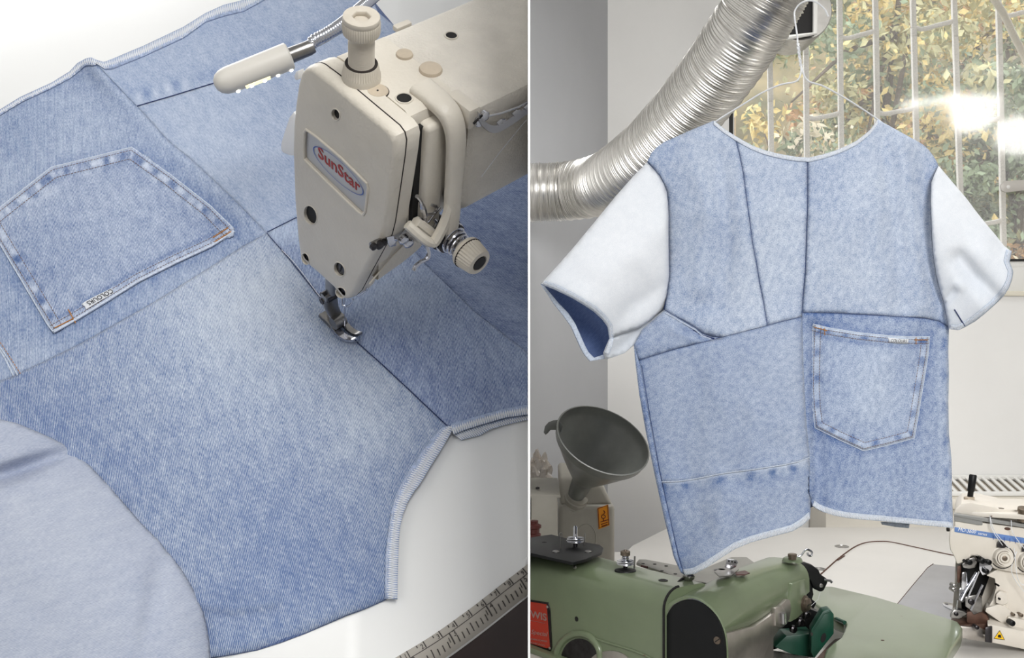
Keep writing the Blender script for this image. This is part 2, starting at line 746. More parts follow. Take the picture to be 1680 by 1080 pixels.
# rim line in pixels (where the flat top starts to roll over)
rim = [(560, 1122), (640, 1073), (700, 1037), (760, 995), (820, 949), (866, 913), (960, 834)]
rimw = [TL(x, y, 0) for x, y in catmull([(p[0], p[1], 0) for p in rim], 4) for x, y in [(x, y)]] if False else [TL(p.x, p.y, 0) for p in catmull([(q[0], q[1], 0) for q in rim], 5)]
# outward direction in the bench plane
rings = []
N = len(rimw)
outs = []
for i in range(N):
    t = (rimw[min(i + 1, N - 1)] - rimw[max(i - 1, 0)]).normalized()
    o = t.cross(nL)
    if o.dot(aL) < 0:
        o = -o
    outs.append(o)
prof = [(0, 0)] + [(0.007 * math.sin(a), -0.007 * (1 - math.cos(a))) for a in [math.radians(8 * k) for k in range(1, 3)]]
# gently crowned rim: out distance, drop
RIM_ = [(0, 0), (.006, .0003), (.012, .0013), (.018, .0034), (.0235, .0065), (.028, .0105), (.031, .0155), (.032, .021), (.0315, .030), (.030, .034)]
RS = .44
RIM = [(a_ * RS, c_ * RS) for a_, c_ in RIM_]
bm = new()
rows = []
for (o_, d_) in RIM:
    rows.append([bm.verts.new(rimw[i] + outs[i] * o_ - nL * d_) for i in range(N)])
far = [bm.verts.new(LB(-.95, -1.0, 0)), bm.verts.new(LB(.9, -1.0, 0))]
for i in range(len(rows) - 1):
    for k in range(N - 1):
        bm.faces.new((rows[i][k], rows[i][k + 1], rows[i + 1][k + 1], rows[i + 1][k]))
la = bm.verts.new(LB(-.95, loc2(rimw[0])[1] + .30, 0))
ra = bm.verts.new(LB(.9, loc2(rimw[-1])[1], 0))
bm.faces.new([far[0], la] + rows[0] + [ra, far[1]])
bmesh.ops.recalc_face_normals(bm, faces=bm.faces)
top = part('bench_top', bm, M['bench'], bench, smooth=60)
md = top.modifiers.new('thick', 'SOLIDIFY')
md.thickness = 0.004
md.offset = -1
for (bb, aa) in ((-.5, -.8), (.1, -.8), (-.3, .12)):
    part('leg', box(LB(bb, aa, -.37), bL, aL, nL, .02, .02, .345), M['dark_steel'], bench)

# measuring tape glued along the rim
tape = thing('measuring_tape', 'greyish measuring tape with black inch marks stuck along the rounded bench edge', 'tape measure', TL(760, 1030, -.005))


def rimpt(i, o_):
    """point on the rim surface at outward distance o_ (following RIM)"""
    for j in range(len(RIM) - 1):
        if RIM[j][0] <= o_ <= RIM[j + 1][0]:
            t = (o_ - RIM[j][0]) / (RIM[j + 1][0] - RIM[j][0])
            d = RIM[j][1] + t * (RIM[j + 1][1] - RIM[j][1])
            break
    else:
        d = RIM[7][1]
    k = int(i)
    f = i - k
    k2 = min(k + 1, N - 1)
    return rimw[k].lerp(rimw[k2], f) + outs[k].lerp(outs[k2], f) * o_ - nL * d


def rimnormal(i, o_):
    t = (rimpt(min(i + .5, N - 1), o_) - rimpt(max(i - .5, 0), o_)).normalized()
    s = (rimpt(i, o_ + .001) - rimpt(i, o_ - .001)).normalized()
    n_ = t.cross(s)
    return (n_ if n_.dot(nL) > 0 or n_.dot(Vector((0, -1, 0))) > 0 else -n_), t, s


bm = new()
tr = []
for o_ in [q * RS for q in (.0075, .0095, .012, .0145, .017, .0195, .022, .0245, .0265, .028, .0295, .0318)]:
    row = []
    for i in range(N * 2 - 1):
        n_, t, s = rimnormal(i / 2, o_)
        if n_.dot(Vector((0, 0, CZ)) - rimpt(i / 2, o_)) < 0:
            n_ = -n_
        row.append(bm.verts.new(rimpt(i / 2, o_) + n_ * .0004))
    tr.append(row)
for i in range(len(tr) - 1):
    for k in range(len(tr[0]) - 1):
        bm.faces.new((tr[i][k], tr[i][k + 1], tr[i + 1][k + 1], tr[i + 1][k]))
tp = part('tape_band', bm, M['tape'], tape, smooth=60)
# arc length parameter -> ring index
acc = [0]
for i in range(N - 1):
    acc.append(acc[-1] + (rimw[i + 1] - rimw[i]).length)


def at_len(s):
    for i in range(N - 1):
        if acc[i] <= s <= acc[i + 1]:
            return i + (s - acc[i]) / (acc[i + 1] - acc[i])
    return None


def tape_frame(s, o_):
    i = at_len(s)
    o_ = (.0075 + (o_ - .0125) * 1.25) * RS
    if i is None:
        return None
    n_, t, sd = rimnormal(i, o_)
    p = rimpt(i, o_)
    if n_.dot(Vector((0, 0, CZ)) - p) < 0:
        n_ = -n_
    return p + n_ * .00075, n_, t, sd


def s_of_px(x):
    best = None
    for k in range(800):
        s = acc[-1] * k / 800
        fr = tape_frame(s, .014)
        if fr:
            p = fr[0]
            px = CX + F * p.x / p.y
            if best is None or abs(px - x) < best[0]:
                best = (abs(px - x), s)
    return best[1]


s3 = s_of_px(721)
s13 = s_of_px(731) 
marks = new()
nums = new()


def tick(bm, s, o0, o1, wdt=.00022):
    A = tape_frame(s, o0)
    B = tape_frame(s, o1)
    C = tape_frame(s, (o0 + o1) / 2)
    C1, C2 = tape_frame(s, o0 * .75 + o1 * .25), tape_frame(s, o0 * .25 + o1 * .75)
    if A and B and C:
        for (p, q) in ((A, C1), (C1, C), (C, C2), (C2, B)):
            d = (q[0] - p[0])
            box((p[0] + q[0]) / 2, d.normalized(), p[2], p[1], d.length / 2 + .0001, wdt, .00025, bm=bm)


def digit(bm, ch, s, o_, size):
    fr = tape_frame(s, o_)
    if fr:
        text(ch, fr[0], fr[2], -fr[3], size, .00005, bold=0, align='RIGHT', bm=bm)


cmw = .0098
for k in range(-8, 14):
    s = s3 + (k) * cmw
    tick(marks, s, .0128, .0185)
    tick(marks, s - cmw * .42, .0133, .0152, .0002)
    v = 3 + k
    if v >= 1:
        digit(nums, str(v), s - .0008, .0182, .0036)
inch = cmw * 2.54
for k in range(-3, 5):
    s0 = s13 + k * inch
    tick(marks, s0, .0195, .0285, .00028)
    v = 13 + k
    digit(nums, str(v)[0], s0 - .0006, .0262, .0044)
    digit(nums, str(v)[1], s0 + .0036, .0240, .0044)
    for j in range(1, 8):
        tick(marks, s0 + inch * j / 8, .0245 if j != 4 else .0225, .0290, .0002)
# hairline between the two rows
hl = [tape_frame(acc[-1] * k / 60, .0193) for k in range(61)]
tube([h[0] for h in hl if h], .0002, 4, bm=marks)
part('scale_marks', marks, M['tape_ink'], tape, smooth=0, kind='stuff')
part('scale_numbers', nums, M['tape_ink'], tape, smooth=0, kind='stuff')

# =================================================================== DENIM GARMENT ON THE BENCH
H0 = .0052
G = thing('denim_garment', 'half-sewn patchwork shirt of faded blue denim laid flat under the cream sewing machine', 'garment', TL(430, 600, .001))


def hbase(x, y):
    h = .0016 * mnoise.noise(Vector((x / 130, y / 130, 0))) + .0006 * mnoise.noise(Vector((x / 45, y / 45, 3)))
    # lifted fold at the upper edge
    d, s, _ = along(x, y, [(150, 92), (300, 262)])
    h += .011 * math.exp(-(d / 26) ** 2) * math.exp(-(s / 90) ** 2)
    # ripple of the serged upper edge
    d, s, _ = along(x, y, [(0, 181), (150, 97), (183, 98), (338, 22), (420, 0)])
    h += .003 * math.exp(-(d / 30) ** 2) * (0.5 + 0.5 * math.sin(s / 24))
    # little pleat beside the sleeve at the bottom edge
    d, s, _ = along(x, y, [(325, 985), (380, 995), (450, 985)])
    h += .004 * math.exp(-(d / 14) ** 2)
    # dip under the presser foot
    h -= .0012 * math.exp(-(math.hypot(x - 565, y - 545) / 40) ** 2)
    # lower fold curls down
    d = segdist(x, y, [(347, 1079), (422, 1067), (500, 1040), (567, 1011), (635, 984)])
    h -= .0032 * math.exp(-(d / 9) ** 2)
    return h


def cl(x, y, h=0.0):
    return TL(x, y, H0 + h)


S1 = [(157, 103), (225, 174), (275, 230), (318, 265), (391, 334), (438, 383), (467, 416), (529, 493), (556, 530), (585, 561), (629, 600), (680, 648), (718, 684), (735, 700)]
S2 = [(438, 383), (399, 404), (330, 448), (244, 501), (134, 563), (75, 592), (20, 618), (-30, 636)]
S3 = [(225, 174), (280, 158), (352, 136), (395, 120), (440, 105), (500, 84), (563, 52), (620, 20), (680, -20)]
S5 = [(438, 381), (484, 358), (560, 338), (630, 350), (698, 434), (781, 514), (866, 579), (930, 630)]
TOPE = [(-30, 200), (0, 188), (34, 167), (86, 143), (115, 127), (141, 106), (157, 103)]
TOPE2 = [(157, 103), (172, 112), (185, 111), (236, 90), (301, 60), (338, 34), (367, 24), (400, 16), (430, 0), (470, -25)]
RIGHTE = [(600, -30), (612, 0), (630, 22), (647, 42), (720, 130), (800, 170), (900, 215)]
EDR = [(930, 640), (880, 664), (864, 668), (830, 673), (789, 684), (760, 693), (735, 700)]
EDC = [(735, 700), (724, 706), (710, 722), (696, 742), (682, 762), (669, 782), (657, 803), (649, 822), (643, 845), (640, 867), (637, 890), (635, 911), (634, 945), (634, 983)]
BOT = [(634, 983), (600, 998), (567, 1010), (535, 1024), (500, 1039), (460, 1054), (422, 1066), (385, 1073), (347, 1079), (320, 1090)]
POCK = [(84, 275), (216, 242), (240, 256), (281, 288), (346, 339), (384, 374), (383, 383), (346, 404), (290, 430), (228, 461), (170, 497), (122, 526), (88, 546), (78, 532), (0, 400), (-24, 360), (0, 341)]


def blob(x, y, cx, cy, rx, ry, rot=0):
    c, s = math.cos(math.radians(rot)), math.sin(math.radians(rot))
    dx, dy = x - cx, y - cy
    u, v = (dx * c + dy * s) / rx, (-dx * s + dy * c) / ry
    return math.exp(-(u * u + v * v))


def pucker(x, y, line, off, wid, per, amp, ph=0):
    d, s, sd = along(x, y, line)
    g = math.exp(-((sd - off) / wid) ** 2) * (1 if abs(abs(sd) - d) < 6 else 0)
    k = mnoise.noise(Vector((s / per, ph, 0.3)))
    return amp * g * (k * 2.0 + 0.35 * math.sin(s / per * 4.2 + ph))


def wA(x, y):
    w = .02 + .22 * blob(x, y, 60, 320, 150, 90) + .10 * blob(x, y, 150, 200, 120, 60, 30) - .1 * blob(x, y, 20, 250, 60, 60) - .05 * blob(x, y, 200, 540, 120, 50)
    d, s, sd = along(x, y, S1)
    w += .12 * math.exp(-((d - 6) / 6) ** 2) - .10 * math.exp(-(d / 3) ** 2)  # dark line at the seam stands for shade in its groove
    d = segdist(x, y, POCK + [POCK[0]])
    w -= .16 * math.exp(-(d / 14) ** 2)
    w += .22 * blob(x, y, 330, 470, 90, 20, -30) + .18 * blob(x, y, 40, 590, 60, 14, -28)
    return w


def wB(x, y):
    d, s, sd = along(x, y, S3)
    w = .06 + .10 * math.exp(-(d / 2.2) ** 2)
    w += pucker(x, y, S3, -14, 9, 17, .34)
    w += -.12 * math.exp(-((sd + 24) / 10) ** 2) + .06 * blob(x, y, 330, 230, 90, 70, 45)
    return w


def wC(x, y):
    w = -.10 + .34 * blob(x, y, 395, 520, 150, 130, 40) + .22 * blob(x, y, 600, 690, 80, 120, 40) + .15 * blob(x, y, 470, 440, 40, 60, 45)
    w += -.12 * blob(x, y, 560, 930, 200, 130) - .12 * blob(x, y, 100, 700, 160, 90, 40) + .06 * blob(x, y, 250, 650, 90, 60)
    w -= .12 * blob(x, y, 370, 985, 60, 22)
    d = segdist(x, y, S1)
    w -= .08 * math.exp(-(d / 5) ** 2)  # tone lowered beside the seam for the groove's shade
    return w


def wD(x, y):
    w = .04 + .30 * blob(x, y, 470, 375, 45, 25) + .30 * blob(x, y, 650, 480, 90, 55) - .12 * blob(x, y, 660, 580, 80, 40, 42) - .1 * blob(x, y, 800, 640, 90, 40)  # patch by the head lightened further to offset the machine's shadow
    return w


def wE(x, y):
    return .04 + .2 * blob(x, y, 800, 480, 120, 22, 40) - .1 * blob(x, y, 850, 540, 60, 40) + .05 * blob(x, y, 780, 330, 70, 40)


hf = hbase
ln = lambda L: [L]
seams = [S1, S2, S3, S5]
fullp = TOPE + S1[1:6]
polyA = TOPE + S1[1:6] + S2[1:]
polyC = S1[5:] + EDC[1:] + BOT[1:] + [(0, 1110), (-30, 1110)] + S2[::-1][:-1]
polyB1 = TOPE2 + [(600, -30), (612, 0)] + [(620, 20)] + S3[::-1][2:]
polyB2 = S3[:-2] + [(620, 20), (647, 42), (700, 120), (660, 260), (600, 330)] + [(560, 338), (484, 358)] + S1[5:0:-1]
polyD = S5 + EDR + S1[::-1][1:-5]
polyE = [(560, 338), (630, 350), (698, 434), (781, 514), (866, 579), (930, 630), (930, 215), (820, 190), (700, 120), (660, 260), (600, 330)]
# under layer of the shirt (its back), visible only in the seams and at the edges
und = TOPE + TOPE2[1:] + RIGHTE + EDR + EDC[1:] + BOT[1:] + [(-30, 1110)]
cloth('under_layer', und, lambda x, y, h: TL(x, y, .0016), DN['lining'], G, step=14, dip=0, uvf=UVL, th=.0012)


def panel(poly, m, wf, lines=None):
    return cloth('denim_panel', poly, cl, m, G, step=5, edge=3.0, dip=.0006, wear_shade=wf, uvf=UVL, hf=hf, droplines=lines)


panel(polyA, DN['a'], wA, [S1[:6], S2])
panel(polyC, DN['c'], wC, [S1[5:], S2])
panel(polyB1, DN['b'], wB, [S3])
panel(polyB2, DN['b'], wB, [S3, S1[:6], [(438, 383), (484, 358), (560, 338)]])
panel(polyD, DN['d'], wD, [S1[5:], S5])
panel(polyE, DN['e'], wE, [S5])


def seamline(line, r=.00028, h=.0004, m=None, name='seam_line', fn=cl, hfn=hbase, parent=None, step=8):
    pts = [fn(p[0], p[1], hfn(p[0], p[1]) + h) for p in resample(line, step, closed=False)]
    return part(name, tube(pts, r, 5), m or M['seam_shade'], parent or G)


seamline(S1[5:8], r=.0002, h=-.0002)  # dark strips in place of the shade in the seam grooves
seamline(S1[9:], r=.0003, h=-.0003)
seamline(S3[:-1], r=.0004, h=-.0002)
seamline(S5[:3], r=.0003, h=-.0003)


def stitches(line, fn, hfn, h, pitch, ln_, r, m, parent, name='topstitching', seg=5):
    bm = new()
    pts = resample(line, pitch, closed=False)
    for i in range(len(pts) - 1):
        a, c = pts[i], pts[i + 1]
        d = (c - a)
        p = a + d * (0.5 - ln_ / 2)
        q = a + d * (0.5 + ln_ / 2)
        mid = (p + q) / 2
        tube([fn(p.x, p.y, hfn(p.x, p.y) + h), fn(mid.x, mid.y, hfn(mid.x, mid.y) + h + r * .8), fn(q.x, q.y, hfn(q.x, q.y) + h)], [r * .7, r, r * .7], seg, bm=bm)
    return part(name, bm, m, parent, kind='stuff')


def serge(inner, outer, fn, hfn, parent, pitch=3.6, r=.00024, h=.0006, mband=None, mth=None, name='overlock_edge'):
    """a serged raw edge: cloth band with overlock threads looping across it"""
    n = int(sum((Vector(inner[i + 1]) - Vector(inner[i])).length for i in range(len(inner) - 1)) / pitch)

    def rs(L):
        L = [Vector(p) for p in L]
        acc = [0]
        for i in range(len(L) - 1):
            acc.append(acc[-1] + (L[i + 1] - L[i]).length)
        out = []
        j = 0
        for k in range(n + 1):
            s = acc[-1] * k / n
            while j < len(L) - 2 and acc[j + 1] < s:
                j += 1
            t = (s - acc[j]) / max(1e-9, acc[j + 1] - acc[j])
            out.append(L[j].lerp(L[j + 1], t))
        return out
    A, B = rs(inner), rs(outer)
    bm = new()
    lay = bm.verts.layers.float.new('wear_shade')
    uvl = bm.loops.layers.uv.new('UVMap')
    rows = []
    for f in (-.15, .3, .7, 1.0):
        row = []
        for k in range(n + 1):
            p = A[k].lerp(B[k], f)
            v = bm.verts.new(fn(p.x, p.y, hfn(p.x, p.y) + h * (1 - f * f)))
            v[lay] = .0
            row.append(v)
        rows.append(row)
    for i in range(3):
        for k in range(n):
            bm.faces.new((rows[i][k], rows[i][k + 1], rows[i + 1][k + 1], rows[i + 1][k]))
    for f in bm.faces:
        for lp in f.loops:
            lp[uvl].uv = (lp.vert.co.x, lp.vert.co.z)
    o = part(name, bm, mband or M['edge_blue'], parent, smooth=180)
    md = o.modifiers.new('thick', 'SOLIDIFY')
    md.thickness = .0012
    md.offset = 0
    bm = new()
    for k in range(n):
        a0 = A[k]
        b0_ = B[k].lerp(B[k + 1], .35)
        a1 = A[k + 1]
        jit = random.uniform(-.12, .12)
        a0 = a0 + (A[k] - B[k]) * jit
        w3 = lambda p, hh: fn(p.x, p.y, hfn(p.x, p.y) + hh)
        tube([w3(a0, h + .0002), w3(a0.lerp(b0_, .5), h + .0008), w3(b0_, .0006)], r, 4, bm=bm, caps=False)
        tube([w3(b0_, .0006), w3(b0_.lerp(a1, .5), h + .0006), w3(a1, h + .0002)], r * .8, 4, bm=bm, caps=False)
        tube([w3(a0, h + .0003), w3(a1, h + .0003)], r * 1.1, 4, bm=bm, caps=False)
    part('overlock_thread', bm, mth or M['thread_white'], o, kind='stuff')
    return o


O1 = [(-30, 194), (0, 181), (34, 160), (86, 136), (115, 118), (128, 104), (141, 97), (150, 95), (157, 99)]
serge(TOPE[:-1] + [(157, 106)], O1, cl, hbase, G, pitch=3.4, r=.00032)
O2 = [(157, 99), (170, 103), (183, 98), (236, 76), (301, 45), (338, 22), (367, 9), (395, 2), (425, -10), (470, -40)]
serge(TOPE2, O2, cl, hbase, G, pitch=3.2, r=.00032)
O3 = [(744, 702), (738, 714), (727, 733), (709, 761), (691, 791), (679, 807), (669, 824), (661, 845), (656, 867), (654, 893), (653, 920), (652, 950), (652, 983)]
serge(EDC, O3, cl, lambda x, y: hbase(x, y) + .0004, G, pitch=3.8, r=.00032)
O4 = [(744, 713), (760, 706), (789, 697), (830, 685), (866, 680), (900, 672)]
serge([(740, 699), (760, 693), (789, 684), (830, 673), (866, 667), (900, 655)], O4, cl, lambda x, y: hbase(x, y) + .0004, G, pitch=3.8, r=.00032)
O5 = [(757, 722), (775, 717), (789, 714), (805, 704), (830, 697), (869, 688), (900, 682)]
serge([(742, 710), (760, 705), (789, 698), (805, 694), (830, 687), (869, 680), (900, 672)], O5, lambda x, y, h: TL(x, y, .002 + h), lambda x, y: 0, G, pitch=3.8, r=.00032)

# pocket
PK_C = POCK + [POCK[0]]
OPEN = [(384, 380), (346, 404), (290, 430), (228, 461), (170, 497), (122, 526), (88, 545)]
SIDES = [(88, 545), (78, 532), (0, 400), (-24, 360), (0, 341), (84, 275), (216, 242), (281, 288), (346, 339), (384, 376)]


def hpock(x, y):
    ds = segdist(x, y, SIDES)
    do = segdist(x, y, OPEN)
    h = hbase(x, y) + .0014
    sm = lambda t: max(0, min(1, t)) ** 2 * (3 - 2 * max(0, min(1, t)))
    h += .0007 * (1 - sm((ds - 15) / 5)) + .0009 * (1 - sm((do - 12) / 4))
    # stitched lines pull the cloth down
    for q in (4, 18):
        h -= .0004 * math.exp(-((ds - q) / 1.6) ** 2)
    for q in (4, 12):
        h -= .0005 * math.exp(-((do - q) / 1.5) ** 2)
    d, s, sd = along(x, y, SIDES)
    h += .00045 * math.sin(s / 5.5) * math.exp(-((ds - 11) / 5) ** 2)
    m = min(ds, do)
    h -= .0012 * math.exp(-(m / 1.6) ** 2)
    return h


def wpock(x, y):
    ds, s, _ = along(x, y, SIDES)
    do, so, _ = along(x, y, OPEN)
    w = .04 + .10 * blob(x, y, 190, 380, 120, 90) + .22 * blob(x, y, 80, 318, 30, 10, -38)
    w += .55 * math.exp(-((ds) / 1.8) ** 2) + .7 * math.exp(-((do - 1) / 2.4) ** 2)
    w += math.exp(-((ds - 11) / 5.5) ** 2) * (.8 * mnoise.noise(Vector((s / 10, 1.7, 0))) + .28 * math.sin(s / 5.5) + .06)
    w += .35 * math.exp(-((ds - 22) / 5) ** 2) * mnoise.noise(Vector((s / 16, 5.7, 0)))
    w += math.exp(-((do - 8) / 4) ** 2) * (.35 * mnoise.noise(Vector((so / 9, 3.7, 0))) + .12)
    w -= .25 * math.exp(-((do - 17) / 4) ** 2) * (1 if ds > 20 else .3)
    return w


pk = cloth('pocket', POCK, cl, DN['pocket'], G, step=3.2, edge=1.5, dip=0, wear_shade=wpock, uvf=UVL, hf=hpock, th=.0022)


for L_, r_, h_ in ((SIDES, .0006, .0000), (OPEN, .0009, .0006)):
    seamline(L_, r=r_, h=h_, m=M['fray'], name='worn_edge', hfn=hpock, parent=pk, step=5)


def inset_line(L, d, sgn=1):
    L = [Vector(p) for p in L]
    out = []
    for i, p in enumerate(L):
        a = L[max(i - 1, 0)]
        c = L[min(i + 1, len(L) - 1)]
        if i in (0, len(L) - 1):
            t = (c - a).normalized()
            out.append(p + Vector((-t.y, t.x)) * d * sgn)
        else:
            t1, t2 = (p - a).normalized(), (c - p).normalized()
            n1, n2 = Vector((-t1.y, t1.x)), Vector((-t2.y, t2.x))
            m = (n1 + n2).normalized()
            out.append(p + m * (d / max(.5, m.dot(n1))) * sgn)
    return out


SD = [p for p in SIDES if p not in ((88, 545),)]
SD = [(86, 542)] + [(0, 400), (-24, 360), (0, 341), (84, 275), (216, 242), (281, 288), (346, 339), (382, 376)]
for d_ in (4, 17.5):
    stitches(inset_line(SD, d_), cl, hpock, .0002, 5, .72, .00024, M['thread_brown'], pk)
for d_ in (4.5, 12):
    stitches(inset_line(OPEN, d_), cl, hpock, .0002, 5, .72, .00024, M['thread_brown'], pk)
for L in ([(352, 397), (379, 380)], [(349, 390), (374, 374)], [(90, 538), (120, 523)], [(112, 508), (124, 530)]):
    stitches(L, cl, hpock, .0003, 1.6, 1.2, .0004, M['thread_orange'], pk, 'bar_tack')
# woven label on the pocket opening
lab = cloth('woven_label', [(134, 499), (139, 495), (160, 484), (183, 473), (185, 477), (187, 481), (165, 493), (141, 508), (139, 503)], cl, M['label_white'], pk, step=3, dip=0, uvf=UVL, hf=lambda x, y: hpock(x, y) + .0009, th=.0004, label='small white woven label')
p0 = cl(182, 473.5, hpock(160, 490) + .0016)
p1 = cl(141, 495.5, hpock(160, 490) + .0016)
p2 = cl(146, 505, hpock(160, 490) + .0016)
ux = (p1 - p0).normalized()
uy = nL.cross(ux)
tx = text('COLOURS', p0 + uy * .0002, ux, uy, .0052, .00006, bold=.0, sx=1.0)
xs = [(v.co - p0).dot(ux) for v in tx.verts]
sc = (p1 - p0).length / max(xs)
for v in tx.verts:
    c = v.co - p0
    v.co = p0 + ux * (c.dot(ux) * sc) + uy * c.dot(uy) + nL * c.dot(nL)
part('label_lettering', tx, M['ink'], lab, smooth=0)

# stitched seam remnant at the left edge of the picture
for L in ([(-20, 540), (0, 570), (14, 590), (29, 616)], [(-20, 552), (-6, 566), (8, 588), (22, 617)]):
    seamline(L, r=.0005, h=.0003, m=M['fray'], name='seam_ridge')
stitches([(-10, 548), (6, 570), (20, 592), (34, 614)], cl, hbase, .0008, 5, .7, .00022, M['thread_orange'], G)

# loose sleeve, lying wrong side out in the near corner
SLV = [(-30, 686), (0, 688), (30, 695), (58, 707), (85, 719), (111, 733), (142, 759), (169, 787), (200, 822), (231, 858), (260, 887), (284, 916), (299, 936), (311, 956), (321, 974), (329, 991), (335, 1008), (340, 1027), (344, 1055), (347, 1110)]


def hslv(x, y):
    d = segdist(x, y, SLV)
    h = .0045 + .020 * (1 - math.exp(-d / 55)) 
    h -= .0035 * math.exp(-(max(0, 3 - d) / 2)) * (1 if d < 3 else 0)
    h -= .014 * blob(x, y, 30, 772, 120, 18, -18) - .004 * blob(x, y, 60, 740, 90, 18, -18)
    h -= .004 * blob(x, y, 250, 1000, 20, 90, 10)
    h += .002 * mnoise.noise(Vector((x / 70, y / 70, 9)))
    return h


def wslv(x, y):
    return .02 + .06 * blob(x, y, 150, 900, 120, 120) - .15 * blob(x, y, 30, 775, 130, 22, -18) - .05 * blob(x, y, 230, 1000, 50, 120)  # shade of the fold valley is put into the tone


cloth('sleeve', SLV + [(-30, 1110)], cl, DN['sleeve'], G, step=6, dip=.003, edge=3, wear_shade=wslv, uvf=UVL, hf=hslv, droplines=[SLV], th=.002, label='pale wrong side of the sleeve')

# =================================================================== CREAM SEWING MACHINE HEAD
SIDE = 'L'
SM = thing('sewing_machine', 'cream industrial sewing machine head with an oval badge over the denim', 'sewing machine', LB(0, 0, .006))
B0 = -.020
TOPN = .212


def fb(b_):
    return lambda x, y: MB_(x, y, B0) + bL * (b_ - B0)


FACE = [(509, 110), (500, 111), (492, 119), (486, 140), (481, 175), (478, 210), (477, 250), (480, 330), (485, 390), (489, 420), (495, 430), (520, 451), (544, 473), (557, 489), (563, 493), (571, 492), (579, 484), (595, 453), (618, 410), (627, 393), (632, 372), (640, 315), (647, 262), (649, 238), (646, 225), (638, 214), (600, 182), (540, 131), (516, 113)]
cxf = sum(p[0] for p in FACE) / len(FACE)


def shrink(poly, d):
    pts = [Vector(p) for p in poly]
    n = len(pts)
    area_ = sum(pts[i].x * pts[(i + 1) % n].y - pts[(i + 1) % n].x * pts[i].y for i in range(n))
    sg = 1 if area_ > 0 else -1
    out = []
    for i in range(n):
        t1 = (pts[i] - pts[i - 1]).normalized()
        t2 = (pts[(i + 1) % n] - pts[i]).normalized()
        n1, n2 = Vector((-t1.y, t1.x)), Vector((-t2.y, t2.x))
        m = (n1 + n2)
        m = m.normalized() if m.length > 1e-6 else n1
        out.append(pts[i] + m * (d * sg / max(.6, m.dot(n1))))
    return out


# front plate: flat front with holes, rounded shoulder back to the casing
HOLES = [(551, 188, 6.5, 9.5, -.25), (509.5, 353, 10, 16, -.30), (501.5, 424.5, 5.5, 9.5, -.3), (557, 442, 8, 12, -.42), (559.5, 480, 7.5, 9, -.6)]
inner = shrink(FACE, 7.5)
LOGO = [(503, 214), (520, 226), (560, 260), (602, 302), (603.5, 308), (599, 346), (596, 351), (590, 348), (550, 310), (505, 266), (500, 260), (499.5, 240), (500.5, 217)]
holes = [ellipse(x, y, rx, ry, 20, r) for x, y, rx, ry, r in HOLES] + [LOGO]
bm = new()
v, fs = cdt(inner, holes)
pf = B0
fv = [bm.verts.new(fb(B0)(p[0], p[1])) for p in v]
for f in fs:
    bm.faces.new([fv[i] for i in f])
for h_ in holes:     # walls of the holes
    a_ = [bm.verts.new(fb(B0)(p[0], p[1])) for p in h_]
    c_ = [bm.verts.new(fb(B0 + .0045)(p[0], p[1])) for p in h_]
    for k in range(len(h_)):
        k2 = (k + 1) % len(h_)
        bm.faces.new((a_[k], a_[k2], c_[k2], c_[k]))
rings = []
for k in range(7):
    a_ = math.radians(15 * k)
    sk = 7.5 * (1 - math.sin(a_))
    rg = shrink(FACE, sk)
    dep = .0038 * (1 - math.cos(a_))
    rings.append([fb(B0 + dep)(p.x, p.y) for p in rg])
rings.append([fb(B0 + .0062)(p[0], p[1]) for p in FACE])
loft(rings, bm=bm, cap0=False, cap1=True)
bmesh.ops.remove_doubles(bm, verts=bm.verts, dist=1e-5)
bmesh.ops.recalc_face_normals(bm, faces=bm.faces)
face = part('face_plate', bm, M['cream'], SM, smooth=35)
# raised rims and dark recesses
for i, (x, y, rx, ry, r) in enumerate(HOLES):
    o = part('screw_hole', prism(ellipse(x, y, rx, ry, 20, r), fb(B0 + .0016), bL, .001), M['black'], face)
    rim_ = [fb(B0 - .0001)(p[0], p[1]) for p in ellipse(x, y, rx + .3, ry + .3, 28, r)]
    part('hole_rim', tube(rim_, .00035, 6, closed=True), M['cream'], face)
    if i in (2, 3, 4):
        part('screw', prism(ellipse(x + .5, y + .5, rx * .8, ry * .8, 16, r), fb(B0 + .0010), bL, .0015, bv=.0003), M['dark_steel'], face)
        c_ = fb(B0 + .0009)(x, y)
        part('screw_slot', box(c_, (aL * .3 + nL * 1).normalized(), (aL - nL * .3).normalized(), bL, .003, .0004, .0002), M['black'], face)
# badge
bd = part('badge', prism(shrink(LOGO, .4), fb(B0 + .0012), bL, .002), M['badge_grey'], face, label='grey badge with red lettering in a blue oval')
rimL = [fb(B0)(p[0], p[1]) for p in shrink(LOGO, -1.0)]
part('badge_rim', tube(rimL, .0009, 8, closed=True), M['cream'], face)


def onface(x, y, d):
    return fb(B0 + d)(x, y)


# blue oval ring as thin flat band
oc = (552.5, 281.5)
E = ellipse(0, 0, 1, 1, 64)
# axes of the oval in pixels: along the lettering and across it
axx, axy = (40.0, 38.5), (-2.0, 22.0)
# fit: oval passes (511,245) left end, (593,318) right end, tangent above/below
def oval(s):
    return [(oc[0] + (c * 41.5 + d * -1.5) * s, oc[1] + (c * 36.5 + d * 17.0) * s) for c, d in E]
o1, o2 = oval(1.0), oval(.965)
bm = new()
A_ = [bm.verts.new(onface(x, y, .0009)) for x, y in o1]
B_ = [bm.verts.new(onface(x, y, .0009)) for x, y in o2]
for k in range(64):
    k2 = (k + 1) % 64
    bm.faces.new((A_[k], A_[k2], B_[k2], B_[k]))
part('oval_line', bm, M['badge_blue'], bd, smooth=0)
pA = onface(519, 256.5, .001)
pB = onface(588, 317, .001)
ux = (pB - pA).normalized()
uy = (nL - ux * nL.dot(ux)).normalized()
tm = text('SunStar', pA, ux, uy, .0104, .00012, bold=.0001, shear=.0)
w_ = max((v.co - pA).dot(ux) for v in tm.verts)
sc = (pB - pA).length / w_
